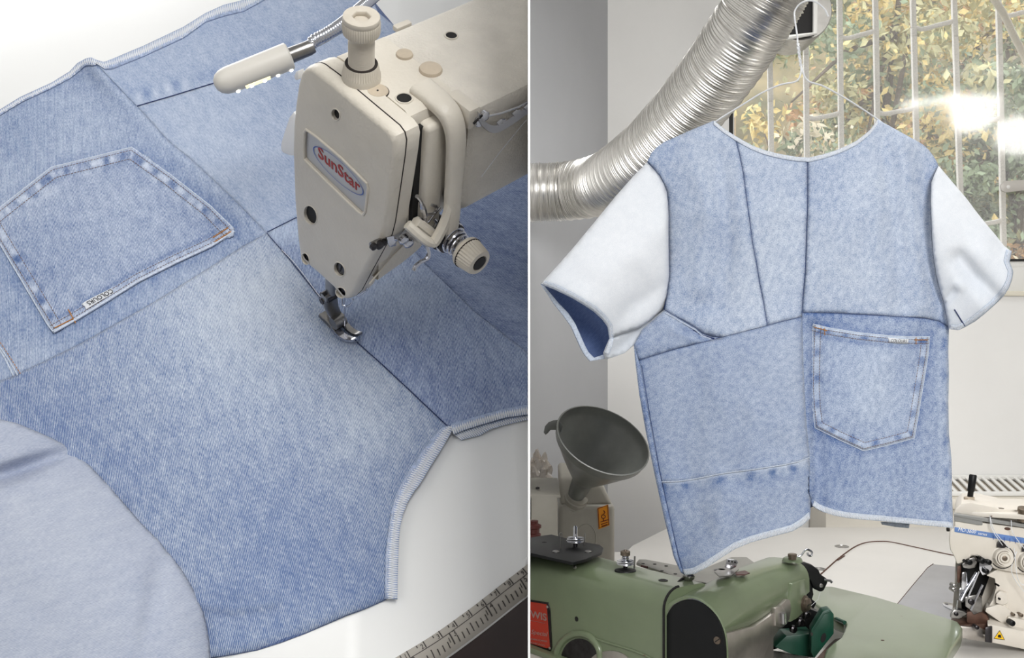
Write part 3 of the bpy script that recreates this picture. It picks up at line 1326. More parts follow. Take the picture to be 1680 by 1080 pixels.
for v in tm.verts:
    c = v.co - pA
    v.co = pA + ux * c.dot(ux) * sc + uy * (c.dot(uy) * 1.0) + bL * c.dot(bL) - uy * .0005
part('badge_lettering', tm, M['badge_red'], bd, smooth=0)

# head casing behind the plate
CAS = shrink(FACE, 1.2)
bm = loft([[fb(B0 + .0064)(p.x, p.y) for p in CAS], [fb(B0 + .0074)(p[0], p[1]) for p in FACE], [fb(-.0055)(p[0], p[1]) for p in FACE], [fb(-.0028)(p.x, p.y) for p in shrink(FACE, 7)]])
# keep only the right/top portion above the lower diagonal
part('head_casing', bm, M['cream'], SM, smooth=35)
part('casing_seam', loft([[fb(B0 + .0062)(p.x, p.y) for p in shrink(FACE, -.4)], [fb(B0 + .0068)(p.x, p.y) for p in shrink(FACE, -.4)]]), M['dark_gap'], SM)

# the raised top corner step of the casing (flat lid) and the arm itself
A0, A1 = .001, .074


def arm_section(b_, a0=A0, a1=A1, nt=TOPN, nb=.150, ch=.006, r=.004, rb=.010):
    pts = []
    pts += [(a0 + r, nt), (a0 + r * .3, nt - r * .3), (a0, nt - r), (a0, nb), (a0 + .004, nb - .004), (a1 - .012, nb - rb), (a1 - .006, nb - rb * .75), (a1 - .001, nb - .002), (a1, nb + .002)]
    pts += [(a1, nt - r), (a1 - r * .3, nt - r * .3), (a1 - r, nt)]
    return [LB(b_, p[0], p[1]) for p in pts]


rings = [arm_section(.022 if k == 0 else .0245 + (.13 - .0245) * (k - 1) / 4) for k in range(6)]
rings[0] = arm_section(.0215, A0 + .002, A1 - .002, TOPN - .002, .152)
arm = part('arm', loft(rings), M['cream_rough'], SM, smooth=35)

# rear part of the head between face and arm: top lid and the lower body
sec = [(.0005, .199), (.0025, .2112), (.006, TOPN), (.055, TOPN), (.0585, .2105), (.060, .207), (.060, .14), (.055, .130), (.030, .115), (.020, .115), (.006, .115), (-.004, .14), (-.004, .17)]
bm = loft([[LB(-.0045, p[0], p[1]) for p in sec], [LB(.012, p[0], p[1]) for p in sec], [LB(.0245, p[0] * .98, max(p[1], .100)) for p in sec]])
part('head_body', bm, M['cream'], SM, smooth=40)
# curved lower shroud (seen between the face plate and the tension dial)
prof = [(579, 485), (590, 478), (606, 470), (622, 461), (640, 448), (660, 434), (680, 418), (694, 405), (700, 390), (705, 360), (700, 340), (640, 340), (628, 392), (618, 411)]
A4 = .046
bm = prism([(p[0], p[1]) for p in prof], lambda x, y: MA_(x, y, A4), -aL, .030, bv=.002)
bmesh.ops.bisect_plane(bm, geom=bm.verts[:] + bm.edges[:] + bm.faces[:], plane_co=LB(-.0112, 0, 0), plane_no=bL, clear_inner=True)
part('lower_shroud', bm, M['cream'], SM)

# take-up slot: dark gap, recessed block and the long guard
part('takeup_slot', box(LB(-.0012, .040, .172), bL, aL, nL, .0022, .0225, .033), M['black'], SM)
# block between slot and guard
blk = [(694, 166), (704, 161), (741, 193), (742, 200), (738, 260), (730, 345), (700, 352), (690, 330), (692, 240), (695, 222), (688, 196), (690, 172)]
A5 = .066
part('takeup_block', box(LB(.0070, .051, .166), bL, aL, nL, .0066, .0155, .040, .003, 3), M['cream'], SM, smooth=50)
# guard: cream bar from the top down the front side, then a return at the bottom
gpath = [(.0125, .046, .2125), (.0125, .058, .2125), (.0126, .067, .2105), (.0130, .0715, .204), (.0130, .0735, .192), (.0125, .0745, .17), (.0118, .0755, .150), (.0110, .0755, .138)]
bm = new()
GP = catmull([LB(*p) for p in gpath], 5)
# rectangular bar swept
rgs = []
for i, p in enumerate(GP):
    t = (GP[min(i + 1, len(GP) - 1)] - GP[max(i - 1, 0)]).normalized()
    s_ = bL
    u_ = t.cross(s_).normalized()
    f_ = i / (len(GP) - 1)
    hw = .0068 - .0028 * min(1, f_ * 1.25)
    hd = .0032
    c8 = [(-1, -.5), (-.75, -1), (.75, -1), (1, -.5), (1, .5), (.75, 1), (-.75, 1), (-1, .5)]
    rgs.append([p + s_ * (a_ * hw) + u_ * (c_ * hd) for a_, c_ in c8])
loft(rgs, bm=bm)
part('takeup_guard', bm, M['cream'], SM, smooth=60)
# lower return bars of the guard
g1 = [MA_(741, 330, .0755), MA_(731, 362, .0755), MA_(716, 392, .0755), MA_(708, 398, .075), MA_(694, 391, .073), MA_(668, 368, .066)]
part('guard_return', tube(catmull(g1, 4), [.0030] * 12 + [.0026] * 9, 8), M['cream'], SM)
part('guard_bar', tube([MA_(682, 364, .066), MA_(710, 386, .070)], .0032, 8), M['cream'], SM)
# front top lug where guard meets arm
part('guard_lug', box(LB(.0225, .066, .2075), bL, aL, nL, .004, .009, .0062, .002), M['cream'], SM)

# knob: collar, threaded column, socket head
kb = LB(-.0065, .0245, TOPN - .001)
kx = nL
knob = part('presser_knob', lathe(kb, kx, [(.0094, 0), (.0094, .0045), (.0090, .0052), (.0082, .0095), (.0078, .0100)], 64, ridges=44, rdepth=.0004, rz=(.004, .0096)), M['cream_plastic'], SM)
prof_ = [(.0064, .0085)]
h_ = .0095
while h_ < .0225:
    prof_ += [(.0063, h_), (.0059, h_ + .0004)]
    h_ += .0008
prof_ += [(.0056, .0235), (.0062, .0255), (.0074, .0262)]
part('threaded_column', lathe(kb, kx, prof_, 36), M['cream_plastic'], knob)
hd_ = lathe(kb, kx, [(.0074, .0262), (.0086, .0270), (.0089, .0285), (.0089, .0328), (.0086, .0334)], 64, ridges=48, rdepth=.0003, rz=(.027, .034))
part('socket_head', hd_, M['cream_plastic'], knob)
x_, y_, z_ = frame(kx)
top_ = kb + nL * .0355
hexp = [(math.cos(math.radians(60 * i)) * .0044, math.sin(math.radians(60 * i)) * .0044) for i in range(6)]
rim_ = [(math.cos(2 * math.pi * i / 36) * .0079, math.sin(2 * math.pi * i / 36) * .0079) for i in range(36)]
rim_ = [(p[0] * 1.09, p[1] * 1.09) for p in rim_]
bm = prism(rim_, lambda x, y: top_ + x_ * x + y_ * y + nL * .0006, -nL, .0030, holes=[hexp], bv=.0006)
part('socket_rim', bm, M['cream_plastic'], knob)
b2 = new()
c_ = [b2.verts.new(top_ - nL * .0022 + x_ * x * 1.02 + y_ * y * 1.02) for x, y in hexp]
b2.faces.new(c_)
M['socket_shade'] = mat('shaded_socket_plastic', (138, 124, 106), .6)  # socket floor darkened to stand for shade in the shallow recess
part('hex_socket', b2, M['socket_shade'], knob, smooth=0)
part('column_gap', lathe(kb + nL * .0098, kx, [(.0078, 0), (.0078, .0004), (.0060, .0005)], 36), M['dark_gap'], knob)


def TT(x, y, h=0):                                   # pixel -> top surface of the arm
    return hit(x, y, LB(0, 0, TOPN + h), nL)


def cap(x, y, r, h, m, name, dome=.4, parent=None):
    return part(name, lathe(TT(x, y, -.0005), nL, [(r, 0), (r, h * .5), (r * .92, h * .85), (r * .5, h * 1.0), (0, h * 1.05)], 32), m, parent or SM)


cap(663.5, 92, .0043, .0020, M['aged_plastic'], 'plug')
cap(706.5, 117, .0058, .0024, M['aged_plastic'], 'plug')
p_ = cap(619.5, 151, .0052, .0014, M['aged_plastic'], 'oil_plug')
part('oil_plug_hole', lathe(TT(619.5, 148.5, .0010), nL, [(.0005, 0), (.0005, .0002)], 12), M['black'], p_)
part('oil_plug_gap', lathe(TT(619.5, 151, -.0002), nL, [(.0056, 0), (.0056, .0004)], 32), M['dark_gap'], p_)
for x, y, r in ((740.5, 58, .0029), (663, 161, .0036)):
    part('oil_hole', lathe(TT(x, y, -.0002), nL, [(r, 0), (r, .0004)], 28), M['black'], SM)
    part('oil_hole_rim', tube([TT(x, y, .0002) + x_ * (math.cos(t) * (r + .0004)) + y_ * (math.sin(t) * (r + .0004)) for t in [2 * math.pi * i / 28 for i in range(28)]], .00045, 6, closed=True), M['cream'], SM)
# groove in the top lid just behind the face plate
part('lid_groove', tube([TT(540, 112, .0), TT(556, 126, .0), TT(585, 152, 0), TT(606, 172, 0)], .0004, 6), M['aged_plastic'], SM)
# far-side hinge lug of the arm
part('arm_lug', box(TT(660, 43, -.003), bL, aL, nL, .005, .002, .0016, .0008), M['cream'], SM)

# thread guide plate on the arm front
F7 = lambda x, y, d=0: MA_(x, y, A1 + .001 + d)
gp = [(786, 199), (790, 195), (800, 208), (808, 212), (822, 209), (845, 193), (868, 178), (890, 163), (890, 150), (868, 170), (850, 178), (835, 186), (800, 190)]
band = catmull([F7(x, y, .002) for x, y in ((782, 192), (790, 204), (802, 213), (815, 213), (835, 202), (852, 190), (880, 172))], 5)
tgp = part('thread_guide', loft([[p + nL * .0035, p + nL * .0035 + aL * .0008, p - nL * .0005 + aL * .0016, p - nL * .0012 + aL * .0006, p - nL * .0008] for p in band]), M['chrome'], SM, smooth=60)
for x, y in ((822, 200), (847, 185), (866, 175)):
    c_ = F7(x, y, .0035)
    part('guide_slot', tube([c_ - bL * .0022 - nL * .0004, c_ + nL * .0006, c_ + bL * .0022 - nL * .0002], .0011, 8), M['chrome'], tgp)
part('guide_rod', tube([F7(800, 191, .002), F7(822, 186, .002), F7(850, 176, .002), F7(880, 160, .002)], .0006, 6), M['chrome'], tgp)
scw = part('guide_screw', lathe(F7(784, 196, -.0005), aL, [(.0032, 0), (.0032, .002), (.0022, .003), (0, .0034)], 20), M['chrome'], tgp)
part('screw_slot', box(F7(784, 196, .003), (bL + nL * .5).normalized(), (nL - bL * .5).normalized(), aL, .003, .0004, .0004), M['black'], scw)
part('guide_screw', lathe(F7(792, 188, -.0005), aL, [(.0026, 0), (.0026, .002), (.0016, .003), (0, .0032)], 20), M['chrome'], tgp)

# take-up lever, check spring, tension discs and dial
AX = aL
tb = LB(*[0, 0, 0])
t0 = MA_(727, 380, .070)
ten = part('tension_post', lathe(t0 - aL * .012, AX, [(.0045, 0), (.0045, .014), (.0022, .0145), (.0022, .034)], 20), M['steel'], SM)
for k, (r_, hh) in enumerate(((.0100, .0015), (.0094, .0045), (.0088, .0062))):
    part('tension_disc', lathe(t0 + aL * hh, AX, [(r_, .0006), (r_ * .9, 0), (.003, .0004), (.003, .0011), (r_ * .92, .0010), (r_, .0009)], 36), M['chrome' if k % 2 else 'dark_steel'], ten)
sp = []
for k in range(0, 150):
    t = k / 149
    a_ = t * 2 * math.pi * 3.6
    r_ = .0075 - .0022 * t
    X_, Y_, Z_ = frame(AX)
    sp.append(t0 + aL * (.0075 + .0085 * t) + (X_ * math.cos(a_) + Y_ * math.sin(a_)) * r_)
part('tension_spring', tube(sp, .00075, 8), M['chrome'], ten)
dl = part('tension_dial', lathe(t0 + aL * .0165, AX, [(.0066, 0), (.0084, .0008), (.0088, .0016), (.0088, .0032), (.0087, .0034), (.0075, .0115), (.0069, .0124), (.0046, .0126), (.0044, .0108), (.0, .0106)], 64, ridges=30, rdepth=.0006, rz=(.0034, .0116)), M['cream_plastic'], ten)
part('dial_bore', lathe(t0 + aL * .0288, AX, [(.0040, 0), (.0040, .0003)], 24), M['black'], dl)
part('dial_groove', lathe(t0 + aL * .0196, AX, [(.0090, 0), (.0090, .0003)], 40), M['dark_gap'], dl)
# chrome take-up hook by the slot
hk = [(684, 322), (690, 330), (695, 345), (697, 360), (692, 372)]
part('takeup_lever', tube(catmull([MA_(x, y, .066) for x, y in hk], 5), [.0011] * 8 + [.0016] * 6 + [.001] * 7, 8), M['chrome'], SM)
for pts_, r_ in (([(700, 352), (712, 350), (716, 340), (708, 336)], .0008), ([(694, 372), (708, 376), (716, 366), (712, 360)], .0009), ([(690, 358), (700, 366), (712, 352), (722, 340)], .0006)):
    part('check_spring', tube(catmull([MA_(x, y, .067) for x, y in pts_], 5), r_, 8), M['chrome'], SM)
part('spring_housing', lathe(MA_(706, 366, .060), AX, [(.007, 0), (.007, .006), (.0055, .0075), (.002, .008)], 24), M['dark_steel'], SM)
# thread hook under the guard
part('thread_hook', tube(catmull([MA_(x, y, .066) for x, y in ((692, 396), (700, 404), (703, 418), (699, 426), (690, 430), (682, 437), (679, 443))], 5), [.0013] * 16 + [.0011] * 15, 8), M['chrome'], SM)
# small clamp at the lower edge of the face
cl_ = part('thread_clamp', tube([MA_(609, 403, .058), MA_(620, 398, .058), MA_(632, 393, .058), MA_(645, 391, .058)], [.0018, .0020, .0016, .0012], 10), M['steel'], SM)
for x, y, r_ in ((611, 403, .0020), (621, 400, .0026), (628, 396, .0018)):
    part('clamp_screw', lathe(MA_(x, y, .0585), aL, [(r_, 0), (r_, .0018), (r_ * .6, .0024), (0, .0025)], 18), M['dark_steel'], cl_)
part('clamp_tongue', prism([(634, 390), (646, 387), (652, 393), (650, 404), (640, 406)], lambda x, y: MA_(x, y, .060), -aL, .0012, bv=.0003), M['chrome'], cl_)
for x, y in ((660, 390), (668, 396)):
    part('clamp_screw', lathe(MA_(x, y, .060), (aL - nL * .2), [(.0032, 0), (.0032, .002), (.002, .003), (0, .0031)], 18), M['chrome'], cl_)
part('shroud_rib', tube([MA_(662, 402, .047), MA_(640, 425, .047), MA_(606, 466, .047)], .0005, 6), M['cream'], SM)
# arm underside bracket seen behind the guard
part('arm_bracket', prism([(757, 308), (778, 300), (790, 296), (782, 312), (764, 332), (752, 346), (747, 338)], lambda x, y: MA_(x, y, .070), -aL, .012, bv=.001), M['steel'], SM)
part('bracket_screw', lathe(MA_(776, 312, .0705), aL, [(.003, 0), (.003, .0015), (0, .0018)], 16), M['aged_plastic'], SM)

# white release tab behind the face plate
tab = [(481, 183), (474, 192), (466, 215), (460, 236), (460, 246), (464, 252), (475, 256), (490, 258), (492, 200)]
part('release_tab', prism(tab, lambda x, y: MB_(x, y, -.003), bL, .006, bv=.0012), M['white_paint'], SM, label='bright white plastic tab')
part('release_tab', prism([(485, 118), (489, 116), (489, 131), (485, 132), (482, 126)], lambda x, y: MB_(x, y, -.004), bL, .004, bv=.0005), M['white_paint'], SM)

# presser bar, needle, foot
foot_n = .0070
FN = lambda x, y, h=foot_n: TL(x, y, h)
shp = FN(548, 521, .012)
c0 = shp
part('presser_bar', tube([FN(543, 486, .034), FN(543, 486, .034) + nL * .06], .0032, 14), M['steel'], SM)
fdir = (TL(590, 560) - TL(545, 515)).normalized()
fside = nL.cross(fdir)
hinge = FN(555, 527, .0115)
ft = part('presser_foot', tube([hinge - fside * .0040, hinge + fside * .0040], .0042, 22), M['steel'], SM, smooth=50)
# curved shank from the bar down to the hinge
shk = catmull([FN(541, 487, .034), FN(542, 496, .028), FN(545, 507, .020), FN(551, 517, .014), FN(556, 525, .011)], 4)
rg = []
for i_, p in enumerate(shk):
    f_ = i_ / (len(shk) - 1)
    wd = .0052 - .0018 * f_
    rg.append([p + fside * (a_ * wd) + fdir * (c_ * .0018) for a_, c_ in ((-1, -.6), (-.8, -1), (.8, -1), (1, -.6), (1, .6), (.8, 1), (-.8, 1), (-1, .6))])
part('shank', loft(rg), M['steel'], ft, smooth=50)
for q_, r_ in ((FN(539, 482, .036), .0030), (FN(546, 487, .035), .0022), (FN(537, 490, .032), .0020)):
    part('shank_screw', tube([q_ - fside * .0045, q_ + fside * .002], r_, 14), M['dark_steel'], ft, smooth=50)
part('shank_clamp', box(FN(541, 483, .036), fdir, fside, nL, .0030, .0050, .0022, .0008), M['steel'], ft)


def toe(ps_, w0, w1, th=.0010, up=.003):
    ps = catmull(ps_, 6)
    rg = []
    for i, p in enumerate(ps):
        f_ = i / (len(ps) - 1)
        lift = nL * (up * max(0, f_ - .65) ** 2 / .12)
        w_ = w0 + (w1 - w0) * f_
        if f_ > .88:
            w_ *= 1 - (f_ - .88) * 4
        c = p + lift
        rg.append([c - fside * w_ - nL * th, c - fside * w_ * .9 + nL * th, c + fside * w_ * .9 + nL * th, c + fside * w_ - nL * th])
    return loft(rg)


part('sole', toe([FN(533, 512, .0062), FN(545, 524, .0062), FN(558, 538, .0062)], .0050, .0050, up=0), M['steel'], ft, smooth=40)
part('toe', toe([FN(547, 535, .0062), FN(560, 550, .0062), FN(584, 563, .0056)], .0023, .0026), M['chrome'], ft, smooth=40)
part('toe', toe([FN(562, 527, .0062), FN(574, 541, .0062), FN(592, 553, .0056)], .0021, .0023), M['steel'], ft, smooth=40)
part('hinge_side', box(FN(546, 524, .0085), fdir, fside, nL, .0050, .0012, .0022, .0006), M['chrome'], ft)
part('hinge_gap', box(FN(553, 534, .0078), fdir, fside, nL, .0016, .0018, .0006, .0002), M['black'], ft)
part('hinge_pin', tube([FN(541, 518, .0105), FN(553, 532, .0100)], .0010, 10), M['chrome'], ft)
part('needle', tube([FN(566, 541, .0062), FN(566, 541, .0062) + nL * .05], [.0003, .0006], 8), M['chrome'], SM)
part('needle_clamp', lathe(FN(566, 541, .0) + nL * .044, nL, [(.0022, 0), (.003, .002), (.003, .012), (.002, .013)], 16), M['steel'], SM)
for pts_ in ([(561, 490), (562, 500), (570, 503), (577, 498), (579, 491)], [(580, 484), (590, 484), (600, 478), (602, 472), (596, 471)]):
    part('thread_loop', tube(catmull([MB_(x, y, -.010) for x, y in pts_], 5), .00055, 8), M['chrome'], SM)

# loose thread leading to the needle
th_ = [(462, 410), (480, 428), (500, 453), (518, 478), (531, 494), (545, 512)]
part('needle_thread', tube(catmull([cl(x, y, hbase(x, y) + .001 + (.004 if x > 520 else 0)) for x, y in th_], 4), .0002, 5), M['thread_white'], SM)
part('upper_thread', tube([F7(864, 196, .004), F7(820, 250, .004), F7(790, 290, .004)], .00016, 4), M['thread_white'], SM)


# =================================================================== TASK LAMP
LP = thing('task_lamp', 'small cream bullet task lamp with glowing underside on a chrome gooseneck', 'lamp', LB(.03, -.03, .005))


def LZ(x, y, n_):                                    # pixel at height n over the bench
    return TL(x, y, n_)


HL = .135
l0, l1 = LZ(358, 132, HL - .012), LZ(484, 99, HL)
l0, l1 = LZ(371, 133, HL - .010), LZ(474, 92, HL)
ld = (l1 - l0).normalized()
R0 = .0080
prof_ = [(0, -.0075), (.0030, -.0069), (.0057, -.0050), (.0073, -.002), (R0, .002), (R0 + .0001, (l1 - l0).length * .5), (R0 + .0003, (l1 - l0).length), (R0 - .0008, (l1 - l0).length + .0008), (.0045, (l1 - l0).length + .0012)]
sh = part('lamp_head', lathe(l0, ld, prof_, 40), M['lamp_cream'], LP)
dn = (Vector((0, 0, -1)) - ld * Vector((0, 0, -1)).dot(ld)).normalized()
part('lamp_window', box(l0 + ld * .017 + dn * .0072, ld, ld.cross(dn), dn, .008, .003, .0010, .0005), M['led_warm'], sh)
for k in range(5):
    c_ = l0 + ld * (.004 + k * .0085) + dn * .0082
    part('led', lathe(c_, dn, [(.0011, -.001), (.0011, .0004), (.0008, .0008), (0, .0010)], 14), M['led'], sh)
nk = l1 + ld * .001
part('lamp_neck', lathe(nk, ld, [(.0048, 0), (.0047, .004), (.0045, .012), (.0038, .015)], 28), M['steel'], LP)
gs = [nk + ld * .012] + [LZ(x, y, hh) for x, y, hh in ((515, 67, .1405), (532, 58, .141), (550, 47, .141), (566, 35, .140), (597, 9, .136), (640, -28, .130), (720, -95, .118), (860, -260, .112))]
graw = catmull(gs, 30)
gpts = [graw[0]]
for q_ in graw:
    while (q_ - gpts[-1]).length > .0005:
        gpts.append(gpts[-1] + (q_ - gpts[-1]).normalized() * .0005)
rr = [.0036 + .0004 * math.sin(i * 2 * math.pi / 4.0) for i in range(len(gpts))]
part('gooseneck', tube(gpts, rr, 14), M['chrome'], LP, smooth=180)
e_ = gpts[-1]
part('lamp_post', tube([e_, e_ + nL * -.01, e_ - nL * (e_ - OL).dot(nL) + nL * .004], .0045, 12), M['steel'], LP)
part('lamp_cord', tube([p + nL * -.0050 for p in gpts[4:len(gpts) * 2 // 3:6]], .0008, 6), M['thread_white'], LP)

# =================================================================== THE ROOM ON THE RIGHT
SIDE = 'R'
Z3 = Vector((0, 0, 1))
X3 = Vector((1, 0, 0))
Y3 = Vector((0, 1, 0))
M['wall'] = mat('wall_paint', (236, 235, 233), 0.85, var=0.02, vscale=3, bump=0.15, bscale=60)
M['wall_shade'] = mat('wall_paint_shaded', (176, 177, 180), 0.85, var=0.03, vscale=2.5, bump=0.15, bscale=60)  # wall paint darkened for the side turned from the light
M['pvc'] = mat('window_frame_white', (232, 231, 227), 0.4)
M['gasket'] = mat('black_gasket', (14, 13, 14), 0.6)
M['grille'] = mat('grille_cream_paint', (222, 217, 208), 0.5, var=0.04, vscale=20, col2=None, speck=(30, .70, (120, 70, 40)))
M['grille2'] = mat('beige_paint', (196, 186, 164), 0.5, var=0.05, vscale=14)
M['alu'] = mat('aluminium_foil', (214, 212, 208), 0.30, 1.0, var=0.08, vscale=30)
M['table'] = mat('table_laminate', (214, 211, 206), 0.4, var=0.02, vscale=5)
M['brown_gap'] = mat('brown_gap', (84, 56, 44), 0.8)
M['floor_grey'] = mat('floor_grey', (120, 112, 104), 0.6, var=0.1, vscale=4)
M['green'] = mat('green_enamel', (113, 125, 98), 0.28, var=0.05, vscale=12, coat=0.4, speck=(38, .735, (96, 60, 44)))
M['green_dark'] = mat('dark_green_paint', (16, 66, 50), 0.4, var=0.12, vscale=30)
M['black_paint'] = mat('black_paint', (13, 14, 16), 0.45, var=0.2, vscale=25, spec=.3)
M['silver'] = mat('cast_silver', (186, 180, 174), 0.32, 0.85, var=0.12, vscale=30)
M['plate_grey'] = mat('grey_plate', (150, 148, 142), 0.4, 0.6, var=0.06, vscale=20)
M['bronze'] = mat('dull_bronze', (118, 106, 94), 0.4, 0.8, var=0.1, vscale=60)
M['red_plate'] = mat('red_plate', (176, 54, 34), 0.45, var=0.05, vscale=30)
M['red_knob'] = mat('dark_red_plastic', (70, 24, 20), 0.4)
M['funnel'] = mat('dark_grey_plastic', (108, 110, 106), 0.34, var=0.08, vscale=30)
M['can'] = mat('milky_plastic', (152, 148, 138), 0.45, var=0.06, vscale=20)
M['box_grey'] = mat('box_cream', (152, 148, 138), 0.5, var=0.05, vscale=20)
M['orange'] = mat('orange_label', (232, 148, 20), 0.6)
M['ink_red'] = mat('dark_red_ink', (110, 40, 20), 0.6)
M['overlocker'] = mat('overlocker_cream', (220, 213, 202), 0.4, var=0.03, vscale=20)
M['overlocker_grey'] = mat('overlocker_grey', (140, 140, 138), 0.4)
M['blue_band'] = mat('blue_band', (98, 132, 190), 0.4, var=0.12, vscale=60)
M['yellow'] = mat('warning_yellow', (250, 200, 20), 0.5)
M['plate_steel'] = mat('cloth_plate_steel', (178, 178, 182), 0.35, 0.7, var=0.05, vscale=12)
M['oily'] = mat('oily_brown', (92, 66, 54), 0.5, 0.3, var=0.35, vscale=50)
M['poly'] = mat('clear_bag', (190, 180, 168), 0.25, alpha=0.55)
M['wire'] = mat('white_wire', (226, 228, 232), 0.35, 0.3)

WY = 3.70
cx0 = WY * (997 - CX) / F
wx0 = WY * (1196 - CX) / F
wx1 = 2.15
wz0 = CZ - WY * (480 - CY) / F
wz1 = 2.85
# back wall round the window (one wall, a hole for the window)
outer = [(.03, 0), (3.4, 0), (3.4, 3.0), (.03, 3.0)]
hole = [(wx0, wz0), (wx1, wz0), (wx1, wz1), (wx0, wz1)]
struct('wall_back', prism(outer, lambda x, z: Vector((x, WY, z)), Y3, .12, holes=[hole]), M['wall'], smooth=0)
# angled side wall; its shade is put into a greyer paint colour
c0 = Vector((cx0, WY, 0))
c1 = Vector((0.02, 3.12, 0))
dd = (c1 - c0).normalized()
nn = Vector((dd.y, -dd.x, 0))
b = loft([[c0, c1, c1 - nn * -.08, c0 - nn * -.08], [p + Z3 * 3.0 for p in (c0, c1, c1 + nn * .08, c0 + nn * .08)]])
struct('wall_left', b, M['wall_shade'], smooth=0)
struct('floor', wbox(-1.6, 3.4, -1.6, 3.7, -.05, 0), M['floor_grey'], smooth=0, docip=False)
struct('ceiling', wbox(-1.6, 3.4, -1.6, 3.82, 3.0, 3.1), M['wall'], smooth=0, docip=False)
struct('wall_right', wbox(3.4, 3.5, -1.6, 3.82, 0, 3.0), M['wall'], smooth=0, docip=False)
struct('wall_front', wbox(-1.6, 3.4, -1.7, -1.6, 0, 3.0), M['wall'], smooth=0, docip=False)
struct('wall_far_left', wbox(-1.7, -1.6, -1.6, 3.82, 0, 3.0), M['wall'], smooth=0, docip=False)
struct('wall_back', wbox(-1.6, .03, 3.7, 3.82, 0, 3.0), M['wall'], smooth=0, docip=False)

# ---- window
WF = thing('window_1', 'white framed window with black gasket above the convector', 'window', (wx0, WY, wz0))
del WF['label'], WF['category']
WF['kind'] = 'structure'
zb = CZ - WY * (428 - CY) / F
bm = wbox(wx0, wx1, WY + .0, WY + .06, wz0, zb - .02, .004)
wbox(wx0, wx1, WY + .02, WY + .06, zb - .022, zb, .003, bm=bm)
part('bottom_rail', bm, M['pvc'], WF)
part('side_rail', wbox(wx1 - .06, wx1, WY, WY + .06, zb, wz1, .004), M['pvc'], WF)
part('top_rail', wbox(wx0, wx1, WY, WY + .06, wz1 - .06, wz1, .004), M['pvc'], WF)
bm = wbox(wx0, wx0 + .016, WY + .01, WY + .05, zb, wz1 - .06)
wbox(wx0 + .016, wx1 - .06, WY + .015, WY + .05, zb, zb + .007, bm=bm)
part('gasket', bm, M['gasket'], WF, smooth=0)
part('sash_bead', wbox(wx0 + .016, wx0 + .024, WY + .03, WY + .05, zb, wz1 - .06, .001), M['pvc'], WF)
gl = NT('window_glass')
gl.t.nodes.remove(gl.b)
tr_ = gl.n('ShaderNodeBsdfTransparent')
df_ = gl.n('ShaderNodeBsdfDiffuse')
df_.inputs['Color'].default_value = (.95, .95, .95, 1)
gs_ = gl.n('ShaderNodeBsdfGlossy', i_Roughness=0.06)
fr = gl.n('ShaderNodeFresnel', i_IOR=1.5)
m1 = gl.n('ShaderNodeMixShader')
m2 = gl.n('ShaderNodeMixShader')
dust = gl.n('ShaderNodeTexNoise', i_Scale=220.0, i_Detail=4.0)
tcg = gl.n('ShaderNodeTexCoord')
gl.l(tcg, 'Object', dust, 'Vector')
dr = gl.math('MULTIPLY', gl.math('SUBTRACT', dust.outputs['Fac'], 0.40, True), 0.5)
dr = gl.math('ADD', dr, 0.10)
gl.t.links.new(dr, m1.inputs[0])
gl.l(tr_, 0, m1, 1)
gl.l(df_, 0, m1, 2)
gl.l(fr, 0, m2, 0)
gl.l(m1, 0, m2, 1)
gl.l(gs_, 0, m2, 2)
gl.l(m2, 0, gl.t.nodes['Material Output'], 0)
M['glass'] = gl.m
part('pane', wbox(wx0 + .02, wx1 - .06, WY + .035, WY + .039, zb + .005, wz1 - .06), M['glass'], WF, smooth=0)
struct('trim_1', wbox(wx0 - .0, wx1 + .05, WY - .012, WY + .01, wz0 - .012, wz0 + .004, .003), mat('sill_cream', (226, 220, 204), .5))

# window stay
SY = WY - .03
st = thing('window_stay', 'pale metal stay arm with a rivet at the right edge of the window', 'window stay', P(1655, 308, SY))
part('stay_arm', prism([(1648, 297), (1700, 294), (1700, 310), (1650, 316), (1643, 313), (1641, 304)], lambda x, y: P(x, y, SY), Y3, .006, bv=.001), mat('pale_metal', (196, 192, 186), .45, .2), st)
part('rivet', lathe(P(1654, 307, SY), -Y3, [(.0065, 0), (.0065, .002), (.003, .004), (0, .0042)], 16), M['pvc'], st)
part('stay_bracket', box(P(1690, 302, SY + .014), X3, Y3, Z3, .02, .016, .012, .001), M['pvc'], st)

# ---- security grille outside the glass
GY = WY + .20
GR = thing('window_grille', 'white painted steel security bars outside the window', 'security grille', P(1440, 480, GY))


def GPx(x, y):
    return P(x, y, GY)


